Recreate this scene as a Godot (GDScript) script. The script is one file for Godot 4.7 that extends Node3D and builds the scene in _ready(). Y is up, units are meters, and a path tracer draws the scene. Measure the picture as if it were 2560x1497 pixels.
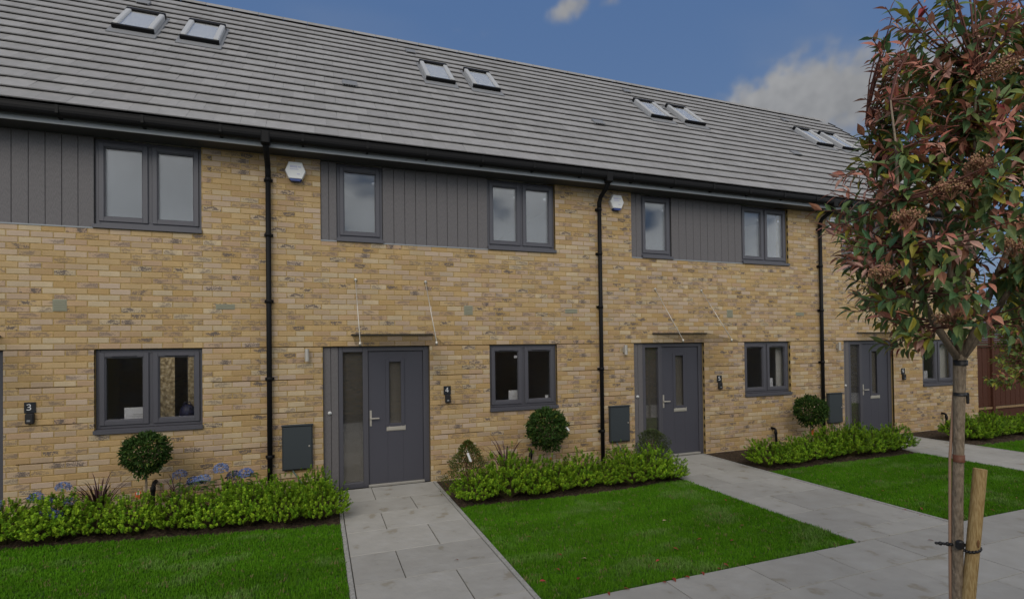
extends Node3D
# A terrace of tan brick houses behind small front gardens, seen from the street.

const L := 5.1126                 # width of one house; the drain pipe between houses three and four stands at x = 0
const EAVE := Vector3(0, 4.862, 0.35)
const UP_ROOF := Vector3(0, 0.68211, -0.73126)
const OUT_ROOF := Vector3(0, 0.73126, 0.68211)
const ROOF_LEN := 5.873
const NUMBERS := ["3", "4", "5", "6"]
const PATHS := [[0.89, 2.21], [0.89, 2.21], [0.60, 2.03], [0.52, 2.08]]   # edges of each path from the house corner
const WORDS := ["three", "four", "five", "six"]

var rng := RandomNumberGenerator.new()
var M := {}
var counts := {}


# ------------------------------------------------------------------ helpers
func lin(r: float, g: float, b: float, a := 1.0) -> Color:
	var c := Color(r, g, b).linear_to_srgb()
	c.a = a
	return c


func mat(key: String, c: Color, rough := 0.8, metal := 0.0, spec := 0.5) -> StandardMaterial3D:
	var m := StandardMaterial3D.new()
	m.resource_name = key
	m.albedo_color = c
	m.roughness = rough
	m.metallic = metal
	m.metallic_specular = spec
	M[key] = m
	return m


func noise_tex(freq: float, colors: Array, at: Array, size := 512, octaves := 4, seed_ := 1, kind := FastNoiseLite.TYPE_SIMPLEX_SMOOTH) -> NoiseTexture2D:
	var n := FastNoiseLite.new()
	n.noise_type = kind
	n.frequency = freq
	n.fractal_octaves = octaves
	n.seed = seed_
	var t := NoiseTexture2D.new()
	t.width = size
	t.height = size
	t.seamless = true
	t.noise = n
	if colors.size():
		var g := Gradient.new()
		g.offsets = PackedFloat32Array(at)
		var cs := PackedColorArray()
		for c in colors: cs.append(c)
		g.colors = cs
		t.color_ramp = g
	return t


func tri_mat(key: String, tex: Texture2D, metres: float, rough := 0.85, bump: Texture2D = null, bump_cm := 0.3, world := true, spec := 0.4) -> StandardMaterial3D:
	var m := mat(key, Color.WHITE, rough, 0.0, spec)
	m.albedo_texture = tex
	m.uv1_triplanar = true
	m.uv1_world_triplanar = world
	m.uv1_scale = Vector3.ONE / metres
	if bump:
		m.normal_enabled = true
		m.normal_texture = bump
		m.normal_scale = bump_cm
	return m


func start(smooth := false) -> SurfaceTool:
	var st := SurfaceTool.new()
	st.begin(Mesh.PRIMITIVE_TRIANGLES)
	st.set_smooth_group(0 if smooth else -1)
	return st


func face(st: SurfaceTool, p: Array, out: Vector3, uv: Array = []) -> void:
	var n: Vector3 = (p[0] - p[2]).cross(p[0] - p[1])
	var order := range(p.size())
	if n.dot(out) < 0.0: order.reverse()
	for i in range(1, p.size() - 1):
		for j in [order[0], order[i], order[i + 1]]:
			if uv.size(): st.set_uv(uv[j])
			st.add_vertex(p[j])


func box(st: SurfaceTool, a: Vector3, b: Vector3, skip := "") -> void:
	var c := [a, b]
	for ax in 3:
		var u := (ax + 1) % 3
		var v := (ax + 2) % 3
		for s in 2:
			if skip.contains(["x", "y", "z"][ax] + ["-", "+"][s]): continue
			var p := []
			for q in [[0, 0], [1, 0], [1, 1], [0, 1]]:
				var w := Vector3()
				w[ax] = c[s][ax]
				w[u] = c[q[0]][u]
				w[v] = c[q[1]][v]
				p.append(w)
			var o := Vector3()
			o[ax] = s * 2 - 1
			face(st, p, o)


func cbox(st: SurfaceTool, a: Vector3, b: Vector3, e: float) -> void:  # a box with chamfered edges
	var mid := (a + b) / 2
	var h := (b - a) / 2
	var pt := func(s: Vector3, ax: int) -> Vector3:
		var w := Vector3()
		for i in 3: w[i] = mid[i] + s[i] * (h[i] if i == ax else h[i] - e)
		return w
	for ax in 3:
		var u := (ax + 1) % 3
		var v := (ax + 2) % 3
		for s in [-1, 1]:
			var p := []
			var o := Vector3()
			o[ax] = s
			for q in [[-1, -1], [1, -1], [1, 1], [-1, 1]]:
				var g := Vector3()
				g[ax] = s
				g[u] = q[0]
				g[v] = q[1]
				p.append(pt.call(g, ax))
			face(st, p, o)
			for t in [-1, 1]:   # the edge between axes ax and u
				var g1 := Vector3()
				g1[ax] = s
				g1[u] = t
				var g2 := g1
				g1[v] = -1
				g2[v] = 1
				face(st, [pt.call(g1, ax), pt.call(g2, ax), pt.call(g2, u), pt.call(g1, u)], Vector3(g1[0] + g2[0], g1[1] + g2[1], g1[2] + g2[2]))
	for x in [-1, 1]:
		for y in [-1, 1]:
			for z in [-1, 1]:
				var g := Vector3(x, y, z)
				face(st, [pt.call(g, 0), pt.call(g, 1), pt.call(g, 2)], g)


func tube(st: SurfaceTool, pts: Array, radii: Array, sides := 8, caps := true) -> void:
	var rings := []
	var last_u := Vector3()
	for i in pts.size():
		var d: Vector3 = (pts[min(i + 1, pts.size() - 1)] - pts[max(i - 1, 0)]).normalized()
		var u: Vector3 = last_u - d * last_u.dot(d) if last_u != Vector3() else d.cross(Vector3(0.31, 0.2, 0.93))
		u = u.normalized()
		last_u = u
		var v := d.cross(u)
		var ring := []
		var r: float = radii[min(i, radii.size() - 1)]
		for k in sides:
			var t := TAU * k / sides
			ring.append(pts[i] + (u * cos(t) + v * sin(t)) * r)
		rings.append(ring)
	for i in rings.size() - 1:
		for k in sides:
			var k2 := (k + 1) % sides
			var o: Vector3 = rings[i][k] + rings[i][k2] - pts[i] * 2.0
			face(st, [rings[i][k], rings[i][k2], rings[i + 1][k2], rings[i + 1][k]], o)
	if caps:
		face(st, rings[0], pts[0] - pts[1])
		face(st, rings[-1], pts[-1] - pts[-2])


func lump(st: SurfaceTool, at: Vector3, r: Vector3, rows := 6, cols := 8) -> void:
	for i in rows:
		for j in cols:
			var p := []
			for q in [[i, j], [i, j + 1], [i + 1, j + 1], [i + 1, j]]:
				var a: float = PI * q[0] / rows
				var b: float = TAU * q[1] / cols
				p.append(at + Vector3(sin(a) * cos(b), cos(a), sin(a) * sin(b)) * r)
			var o: Vector3 = (p[0] + p[1] + p[2] + p[3]) / 4.0 - at
			if i == 0: p.remove_at(1)
			elif i == rows - 1: p.remove_at(2)
			face(st, p, o)


func tri(st: SurfaceTool, a: Vector3, b: Vector3, c: Vector3) -> void:
	st.add_vertex(a)
	st.add_vertex(b)
	st.add_vertex(c)


func leaf(st: SurfaceTool, at: Vector3, d: Vector3, n: Vector3, ln: float, wd: float, c: Color, fine := false) -> void:
	d = d.normalized()
	var s := d.cross(n).normalized()
	n = s.cross(d).normalized()
	st.set_color(c)
	if not fine:
		var l := at + d * ln * 0.45 + s * wd * 0.5 + n * wd * 0.16
		var r := at + d * ln * 0.45 - s * wd * 0.5 + n * wd * 0.16
		var t := at + d * ln - n * ln * 0.06
		tri(st, at, l, t)
		tri(st, at, t, r)
		return
	var ws := [0.0, 0.62, 1.0, 0.86, 0.42, 0.0]
	var mid := []
	var lf := []
	var rt := []
	for i in 6:
		var u := i / 5.0
		var m := at + d * ln * u - n * ln * 0.30 * u * u
		mid.append(m)
		lf.append(m + s * wd * 0.5 * ws[i] + n * wd * 0.17 * ws[i])
		rt.append(m - s * wd * 0.5 * ws[i] + n * wd * 0.17 * ws[i])
	for i in 5:
		tri(st, mid[i], lf[i], lf[i + 1])
		tri(st, mid[i], lf[i + 1], mid[i + 1])
		tri(st, mid[i], rt[i + 1], rt[i])
		tri(st, mid[i], mid[i + 1], rt[i + 1])


func done(st: SurfaceTool) -> ArrayMesh:
	st.generate_normals()
	return st.commit()


func numbered(parent: Node, called: String) -> String:
	var key := str(parent.get_instance_id()) + called
	var n: int = counts.get(key, 0)
	counts[key] = n + 1
	return called if n == 0 else "%s_%03d" % [called, n]


func put(called: String, mesh: Mesh, m: Material, parent: Node = self, at := Vector3.ZERO) -> MeshInstance3D:
	var o := MeshInstance3D.new()
	o.name = numbered(parent, called)
	o.mesh = mesh
	o.material_override = m
	o.position = at
	parent.add_child(o, true)
	return o


func part(called: String, st: SurfaceTool, m: Material, parent: Node, at := Vector3.ZERO) -> MeshInstance3D:
	return put(called, done(st), m, parent, at)


func tag(o: Node, label: String, category: String, group := "") -> Node:
	o.set_meta("label", label)
	o.set_meta("category", category)
	if group: o.set_meta("group", group)
	return o


func thing(called: String, label: String, category: String, at := Vector3.ZERO, group := "") -> Node3D:
	var o := Node3D.new()
	o.name = numbered(self, called)
	o.position = at
	add_child(o, true)
	tag(o, label, category, group)
	return o


func copy(src: Node3D, called: String, label: String, at: Vector3, turn := 0.0, size := Vector3.ONE) -> Node3D:
	var o: Node3D = src.duplicate()
	o.name = numbered(self, called)
	add_child(o, true)
	o.position = at
	o.rotation.y = turn
	o.scale = size
	o.set_meta("label", label)
	return o


func struct(called: String, st: SurfaceTool, m: Material) -> MeshInstance3D:
	var o := part(called, st, m, self)
	o.set_meta("kind", "structure")
	return o


func holder(called: String) -> Node3D:
	var o := Node3D.new()
	o.name = numbered(self, called)
	o.set_meta("kind", "structure")
	add_child(o, true)
	return o


func sub(called: String, parent: Node) -> Node3D:
	var o := Node3D.new()
	o.name = numbered(parent, called)
	parent.add_child(o, true)
	return o


func rnd(a: float, b: float) -> float:
	return rng.randf_range(a, b)


func rdir() -> Vector3:
	var v := Vector3(rng.randfn(), rng.randfn(), rng.randfn())
	return v.normalized() if v.length() > 0.001 else Vector3.UP


# ------------------------------------------------------------------ main
func _ready() -> void:
	rng.seed = 20
	make_view()
	materials()
	ground()
	bricks_and_houses()
	wall_fittings()
	fence()
	across_the_street()
	beds()
	photinia_trees()
	stake_and_ties()
	lawns()
	fallen_leaves()


func make_view() -> void:
	var cam := Camera3D.new()
	cam.name = "camera"
	cam.projection = Camera3D.PROJECTION_FRUSTUM
	cam.near = 0.05
	cam.far = 900.0
	cam.size = 0.05 * 1497.0 / 1310.0
	cam.frustum_offset = Vector2(0, 0.05 * 101.19 / 1310.0)
	cam.position = Vector3(0.61413, 1.99798, 7.82858)
	cam.basis = Basis.from_euler(Vector3(0.01233516, -0.3557253, -0.0128006))
	add_child(cam)
	cam.current = true

	var env := Environment.new()
	env.background_mode = Environment.BG_SKY
	env.sky = Sky.new()
	var pano := PanoramaSkyMaterial.new()
	pano.panorama = sky_picture()
	env.sky.sky_material = pano
	env.tonemap_mode = Environment.TONE_MAPPER_LINEAR
	env.tonemap_exposure = 1.1
	env.sdfgi_enabled = true
	env.ssao_enabled = true
	env.ssil_enabled = true
	var we := WorldEnvironment.new()
	we.name = "world_environment"
	we.environment = env
	add_child(we)

	var sun := DirectionalLight3D.new()
	sun.name = "sun"
	sun.light_energy = 0.3
	sun.light_angular_distance = 32.0
	sun.light_color = Color(1.0, 0.96, 0.9)
	sun.shadow_enabled = true
	sun.look_at_from_position(Vector3(-4.5, 6.2, 8.0), Vector3.ZERO)
	add_child(sun)


func sky_picture() -> ImageTexture:
	var w := 2048
	var h := 1024
	var im := Image.create_empty(w, h, false, Image.FORMAT_RGBF)
	var n := FastNoiseLite.new()
	n.seed = 7
	n.frequency = 1.6
	n.fractal_octaves = 6
	var thin := FastNoiseLite.new()
	thin.seed = 31
	thin.frequency = 0.9
	thin.fractal_octaves = 4
	# clouds over the roofs: azimuth, elevation, half width, half height in degrees, weight
	var blobs := [[46.5, 22.0, 6.0, 1.9, 0.95], [50.0, 23.6, 3.8, 2.2, 1.0], [55.5, 22.6, 5.0, 2.5, 0.95], [51.0, 20.4, 7.0, 1.9, 0.75], [42.5, 22.6, 3.2, 0.8, 0.6], [44.0, 20.3, 3.0, 0.8, 0.5], [58, 18.5, 5.0, 1.5, 0.6], [62, 21.5, 5.0, 2.6, 0.9], [26.3, 32.4, 1.5, 0.8, 0.85], [28.0, 33.3, 1.3, 0.7, 0.9], [31.4, 33.2, 1.5, 0.5, 0.75], [16.0, 31.0, 4.0, 0.8, 0.25]]
	for j in h:
		var el := PI * (0.5 - (j + 0.5) / h)
		for i in w:
			var c: Color
			if el < -0.05:
				c = Color(0.16, 0.16, 0.155)
			else:
				var az: float = wrapf(TAU * (i + 0.5) / w, -PI, PI)   # column 0 looks along -z
				var d := Vector3(sin(az) * cos(el), sin(el), -cos(az) * cos(el))
				var y: float = max(d.y, 0.0)
				var t := 1.0 - exp(-y * 2.6)
				c = Color(0.195, 0.280, 0.395).lerp(Color(0.042, 0.105, 0.268), t)
				var back := smoothstep(-0.55, 0.5, d.z)
				var p := d / (y + 0.32)
				p.y = 0.0
				var f := n.get_noise_3dv(p * 1.25)
				var wisp := smoothstep(-0.1, 0.55, thin.get_noise_3dv(p * Vector3(1.0, 1, 1.9))) * 0.22
				c = c.lerp(Color(0.25, 0.28, 0.33), wisp)
				var cover := smoothstep(0.34 - back * 0.85, 0.62 - back * 0.72, f) * smoothstep(0.0, 0.4, back)
				var dens := 0.0
				var top := 0.0
				for b in blobs:
					var da: float = (rad_to_deg(az) - b[0]) / b[2]
					var de: float = (rad_to_deg(el) - b[1]) / b[3]
					var q: float = da * da + de * de
					if q < 5.0:
						var k: float = exp(-q * 0.8) * b[4]
						dens += k
						top += k * de
				if dens > 0.02:
					var edge := n.get_noise_3dv(d * 7.0) * 0.8 + n.get_noise_3dv(d * 30.0 + Vector3(3, 1, 2)) * 0.55
					cover = max(cover, smoothstep(0.14, 1.5, dens + (edge * 0.8 + n.get_noise_3dv(d * 14.0) * 0.6) * smoothstep(0.02, 0.5, dens)) * 0.85)
				var bright := 0.285 + 0.03 * clampf(top, -1.0, 1.0) + 0.05 * n.get_noise_3dv(d * 7.0) + 0.05 * n.get_noise_3dv(d * 26.0)
				bright = lerpf(bright, 0.88 + 0.30 * f, back)
				c = c.lerp(Color(bright, bright * 0.985, bright * 0.95).lerp(Color(bright * 1.01, bright, bright * 0.985).lerp(Color(bright * 0.93, bright, bright * 1.07), 1.0 - smoothstep(0.2, 0.5, d.y)), back), cover)
			im.set_pixel(i, j, c)
	return ImageTexture.create_from_image(im)


# ------------------------------------------------------------------ materials
func materials() -> void:
	var grain := noise_tex(0.06, [], [], 256, 3, 4)
	grain.as_normal_map = true
	grain.bump_strength = 4.0
	var coarse := noise_tex(0.02, [], [], 256, 5, 9)
	var rough_relief := noise_tex(0.03, [], [], 256, 5, 9)
	rough_relief.as_normal_map = true
	rough_relief.bump_strength = 12.0
	M.brick = mat("brick", Color.WHITE, 0.92, 0.0, 0.25)
	M.brick.albedo_texture = brick_atlas()
	M.brick.heightmap_enabled = true
	M.brick.heightmap_texture = coarse
	M.brick.heightmap_scale = 0.25
	tri_mat("mortar", noise_tex(0.03, [lin(0.33, 0.225, 0.085), lin(0.42, 0.305, 0.13)], [0.25, 0.75]), 0.6, 0.95, grain, 0.2)
	for i in 5:
		var b := 0.290 + 0.012 * (i - 2)
		tri_mat("tile%d" % i, noise_tex(0.012, [lin(b * 0.93, b * 0.915, b * 0.91), lin(b * 1.05, b * 1.03, b * 1.03)], [0.3, 0.7], 512, 5, 40 + i), 1.1, 0.8, grain, 0.12)
	mat("anthracite", lin(0.078, 0.078, 0.094), 0.42)
	mat("door_paint", lin(0.066, 0.067, 0.086), 0.42)
	mat("black_plastic", lin(0.007, 0.007, 0.008), 0.55, 0.0, 0.3)
	mat("fascia_grey", lin(0.27, 0.29, 0.31), 0.5)
	mat("soffit_grey", lin(0.045, 0.045, 0.046), 0.6)
	var cl := tri_mat("cladding", noise_tex(0.05, [lin(0.116, 0.110, 0.115), lin(0.154, 0.147, 0.153)], [0.3, 0.7], 512, 4, 71), 1.0, 0.62, grain, 0.05)
	cl.uv1_scale = Vector3(6.0, 0.7, 6.0)
	mat("white_plastic", lin(0.72, 0.73, 0.73), 0.45)
	mat("blue_plastic", lin(0.02, 0.05, 0.22), 0.35)
	mat("print_blue", lin(0.52, 0.53, 0.66), 0.6)
	mat("steel", lin(0.60, 0.57, 0.51), 0.4, 0.55)
	mat("dull_steel", lin(0.50, 0.48, 0.44), 0.5, 0.5)
	mat("meter_grey", lin(0.036, 0.046, 0.054), 0.55)
	mat("vent_tan", lin(0.27, 0.27, 0.20), 0.8)
	mat("fascia_light", lin(0.44, 0.445, 0.45), 0.5)
	mat("lead", lin(0.20, 0.205, 0.215), 0.6)
	mat("off_white", lin(0.58, 0.58, 0.55), 0.85)
	mat("plaster", lin(0.60, 0.585, 0.56), 0.9)
	mat("room_floor", lin(0.09, 0.07, 0.05), 0.7)
	mat("paper", lin(0.74, 0.75, 0.78), 0.8)
	mat("paper_ink", lin(0.5, 0.5, 0.52), 0.8)
	mat("cable_green", lin(0.10, 0.15, 0.13), 0.5)
	mat("pot_blue", lin(0.012, 0.016, 0.06), 0.5)
	mat("bag_green", lin(0.01, 0.11, 0.05), 0.6)
	var pane := mat("window_glass", Color(0.02, 0.02, 0.02, 0.02), 0.0)
	pane.transparency = BaseMaterial3D.TRANSPARENCY_ALPHA
	var ob := mat("obscure_glass", lin(0.17, 0.155, 0.13, 0.5), 0.6)
	ob.transparency = BaseMaterial3D.TRANSPARENCY_ALPHA
	var smoke := mat("smoked_sheet", lin(0.040, 0.032, 0.020, 0.22), 0.6, 0.0, 0.15)
	smoke.transparency = BaseMaterial3D.TRANSPARENCY_ALPHA
	for i in 4:
		var b := 0.372 + 0.02 * (i - 1.5)
		tri_mat("slab%d" % i, noise_tex(0.010, [lin(b * 0.76, b * 0.70, b * 0.58), lin(b * 0.95, b * 0.925, b * 0.86), lin(b, b * 0.972, b * 0.905), lin(b * 1.06, b * 1.04, b * 0.985)], [0.10, 0.24, 0.55, 0.9], 512, 7, 90 + i), 1.9, 0.88, grain, 0.15)
	tri_mat("joint_sand", noise_tex(0.05, [lin(0.06, 0.06, 0.038), lin(0.13, 0.12, 0.085)], [0.3, 0.7]), 0.5, 0.95)
	tri_mat("kerb_stone", noise_tex(0.03, [lin(0.30, 0.295, 0.275), lin(0.39, 0.385, 0.365)], [0.3, 0.7]), 0.7, 0.9, grain, 0.2)
	tri_mat("asphalt", noise_tex(0.09, [lin(0.035, 0.035, 0.036), lin(0.085, 0.085, 0.085)], [0.3, 0.75]), 0.8, 0.9, grain, 0.4)
	tri_mat("soil", noise_tex(0.03, [lin(0.030, 0.020, 0.012), lin(0.085, 0.058, 0.036)], [0.3, 0.75], 512, 6), 0.8, 1.0, rough_relief, 1.0)
	tri_mat("turf_base", noise_tex(0.02, [lin(0.030, 0.085, 0.006), lin(0.055, 0.12, 0.010)], [0.3, 0.7], 512, 6, 8), 1.2, 1.0, rough_relief, 0.8)
	tri_mat("far_ground", noise_tex(0.01, [lin(0.05, 0.075, 0.02), lin(0.09, 0.10, 0.04)], [0.3, 0.7]), 9.0, 1.0)
	tri_mat("rubble", noise_tex(0.03, [lin(0.12, 0.085, 0.045), lin(0.34, 0.26, 0.13), lin(0.5, 0.42, 0.28)], [0.25, 0.5, 0.8], 512, 6, 3), 2.0, 1.0, rough_relief, 1.0)
	var wood := tri_mat("fence_wood", noise_tex(0.03, [lin(0.055, 0.018, 0.010), lin(0.095, 0.034, 0.019)], [0.3, 0.7], 512, 5, 12), 1.0, 0.8, grain, 0.2)
	wood.uv1_scale = Vector3(5.0, 0.8, 5.0)
	tri_mat("pale_wood", noise_tex(0.03, [lin(0.22, 0.14, 0.07), lin(0.34, 0.23, 0.12)], [0.3, 0.7]), 0.7, 0.8)
	var stake := tri_mat("stake_wood", noise_tex(0.03, [lin(0.30, 0.195, 0.075), lin(0.44, 0.315, 0.145), lin(0.50, 0.38, 0.19)], [0.28, 0.55, 0.8], 512, 5, 15), 1.0, 0.75, grain, 0.15)
	stake.uv1_scale = Vector3(9.0, 0.9, 9.0)
	mat("knot", lin(0.20, 0.095, 0.035), 0.75)
	var bark := tri_mat("bark", noise_tex(0.03, [lin(0.19, 0.148, 0.105), lin(0.26, 0.208, 0.152), lin(0.32, 0.265, 0.20)], [0.25, 0.55, 0.85], 512, 5, 17), 0.25, 0.9, rough_relief, 0.6)
	bark.uv1_scale = Vector3(6.0, 1.2, 6.0)
	mat("twig", lin(0.14, 0.055, 0.040), 0.8)
	mat("twig_green", lin(0.10, 0.085, 0.03), 0.8)
	mat("cane", lin(0.40, 0.25, 0.17), 0.6)
	mat("tape_orange", lin(0.15, 0.055, 0.028), 0.6)
	mat("tag_orange", lin(0.62, 0.10, 0.03), 0.6)
	mat("rubber", lin(0.012, 0.012, 0.014), 0.5)
	for q in [["foliage", 0.42, 0.25], ["photinia_leaf", 0.5, 0.55], ["grass_blade", 0.8, 0.3], ["petal", 0.8, 0.3], ["purple_blade", 0.4, 0.15]]:
		var m := mat(q[0], Color.WHITE, q[1])
		m.vertex_color_use_as_albedo = true
		m.backlight_enabled = true
		m.backlight = Color(q[2], q[2], q[2])
		m.cull_mode = BaseMaterial3D.CULL_DISABLED
		m.metallic_specular = 0.2 if q[0] == "grass_blade" or q[0] == "foliage" else 0.4


func brick_atlas() -> ImageTexture:
	var s := 512
	var a := FastNoiseLite.new()
	a.seed = 5
	a.frequency = 0.09
	a.fractal_octaves = 4
	var b := FastNoiseLite.new()
	b.seed = 77
	b.frequency = 0.028
	b.fractal_octaves = 4
	var im := Image.create_empty(s, s, false, Image.FORMAT_RGB8)
	var r := RandomNumberGenerator.new()
	r.seed = 3
	var tones := [Color(0.455, 0.308, 0.143), Color(0.485, 0.350, 0.188), Color(0.450, 0.315, 0.205), Color(0.510, 0.410, 0.275), Color(0.470, 0.365, 0.275)]
	for cell in 64:
		var base: Color = tones[r.randi() % 5].lerp(tones[r.randi() % 5], r.randf())
		base = base * r.randf_range(0.9, 1.08)
		var dark := 0.12 if cell < 30 else (0.62 if cell < 50 else 0.95)
		var ox := (cell % 4) * 128
		var oy := (cell / 4) * 32
		var shift := r.randf_range(-0.25, 0.25)
		for y in 32:
			for x in 128:
				var n1 := a.get_noise_2d(ox + x, oy + y)
				var n2 := b.get_noise_2d((ox + x) * 0.55 + cell * 40.0, (oy + y) * 1.6)
				var u := (x / 127.0 - 0.5 - shift) * 2.0
				var v := (y / 31.0 - 0.5) * 2.0
				var inner: float = clampf(1.25 - u * u * 1.1 - v * v * 0.9, 0.0, 1.0)
				var k: float = smoothstep(-0.10, 0.46, n2 * 0.9 + n1 * 0.8 + inner * 0.6 - 0.32) * dark
				var c := base * (1.0 + n1 * 0.16 + n2 * 0.1)
				c = c.lerp(Color(0.135, 0.112, 0.102), k)
				im.set_pixel(ox + x, oy + y, c.linear_to_srgb())
	return ImageTexture.create_from_image(im)


# ------------------------------------------------------------------ ground
func slab_on(parent: Node, x0: float, x1: float, z0: float, z1: float, y := 0.0) -> void:
	var st := start()
	var w := x1 - x0 - 0.008
	var d := z1 - z0 - 0.008
	cbox(st, Vector3(-w / 2, -0.05, -d / 2), Vector3(w / 2, 0, d / 2), 0.003)
	var o := part("slab", st, M["slab%d" % (rng.randi() % 4)], parent, Vector3((x0 + x1) / 2, y + rnd(-0.0015, 0.0015), (z0 + z1) / 2))
	o.rotation = Vector3(rnd(-0.001, 0.001), 0, rnd(-0.001, 0.001))


func bed_front(k: int, x: float) -> float:   # the line where a bed ends and its lawn begins
	if k == 1: return clampf(0.98 + 0.172 * (x + 2.44), 0.75, 1.55)
	if k == 2: return 1.50 + 0.05 * sin(x * 1.7 + 1.0)
	return 1.55


func ground() -> void:
	var st := start()
	box(st, Vector3(-400, -0.6, -400), Vector3(400, -0.16, 400))
	struct("ground", st, M.far_ground)
	st = start()
	box(st, Vector3(-60, -0.159, 6.72), Vector3(90, -0.12, 9.5))
	struct("road", st, M.asphalt)
	st = start()
	for i in 40:
		cbox(st, Vector3(-12 + i * 0.92, -0.3, 6.60), Vector3(-12 + i * 0.92 + 0.914, 0.0, 6.72), 0.012)
	struct("kerb", st, M.kerb_stone)

	var pv := holder("pavement")
	st = start()
	box(st, Vector3(-14, -0.155, 4.08), Vector3(32, -0.012, 6.60))
	part("bedding", st, M.joint_sand, pv)
	for r in 5:
		var z0 := 4.095 + r * 0.505
		var x := 5.05 - 0.845 * 20 - (0.42 if r % 2 else 0.0)
		while x < 30.0:
			if x > -9.0: slab_on(pv, x, x + 0.845, z0, min(z0 + 0.505, 6.60))
			x += 0.845

	for k in range(0, 4):
		var xl: float = L * (k - 1) + PATHS[k][0]
		var xr: float = L * (k - 1) + PATHS[k][1]
		var p := holder("path")
		st = start()
		box(st, Vector3(xl, -0.155, 0.02), Vector3(xr, -0.012, 4.09))
		part("bedding", st, M.joint_sand, p)
		var zs := [0.05, 0.68, 1.27, 1.88, 2.54, 3.20, 3.82, 4.09]
		for r in 7:
			var xm := xl + (0.43 if r % 2 == 0 else 0.88)
			slab_on(p, xl, xm, zs[r], zs[r + 1])
			slab_on(p, xm, xr, zs[r], zs[r + 1])
		for x in [xl, xr]:      # concrete edging beside the lawn
			for e in 4:
				st = start()
				cbox(st, Vector3(-0.022, -0.15, -0.5), Vector3(0.022, 0.006, 0.5), 0.006)
				part("edging", st, M.kerb_stone, p, Vector3(x + (-0.026 if x == xl else 0.026), 0, 0.56 + e * 1.005))

	# planting beds and lawns between the paths
	for k in range(0, 5):
		var xl: float = L * (k - 2) + PATHS[max(k - 1, 0)][1] + 0.05
		var xr: float = L * (k - 1) + PATHS[min(k, 3)][0] - 0.05
		if k == 4: xr = xl + 8.0
		if k == 0: xl = -6.5
		st = start()
		var n := 40
		for i in n:
			for j in 6:
				var p := []
				for q in [[0, 0], [1, 0], [1, 1], [0, 1]]:
					var x: float = lerpf(xl, xr, (i + q[0]) / float(n))
					var z: float = 0.03 + bed_front(k, x) * (j + q[1]) / 6.0
					var edge: float = 0.0 if j + q[1] == 6 or j + q[1] == 0 else 1.0
					p.append(Vector3(x, -0.015 + edge * (0.02 + 0.018 * sin(x * 9.0 + z * 5.0) + 0.012 * sin(x * 23.0 - z * 17.0)), z))
				face(st, p, Vector3.UP)
		struct("flower_bed", st, M.soil)
		st = start()
		for i in 20:
			var xa := lerpf(xl, xr, i / 20.0)
			var xb := lerpf(xl, xr, (i + 1) / 20.0)
			var q := [Vector3(xa, -0.008, bed_front(k, xa)), Vector3(xb, -0.008, bed_front(k, xb)), Vector3(xb, -0.008, 4.075), Vector3(xa, -0.008, 4.075)]
			face(st, q, Vector3.UP)
			face(st, [q[2], q[3], q[3] + Vector3.DOWN * 0.147, q[2] + Vector3.DOWN * 0.147], Vector3(0, 0, 1))
		struct("lawn", st, M.turf_base)


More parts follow.
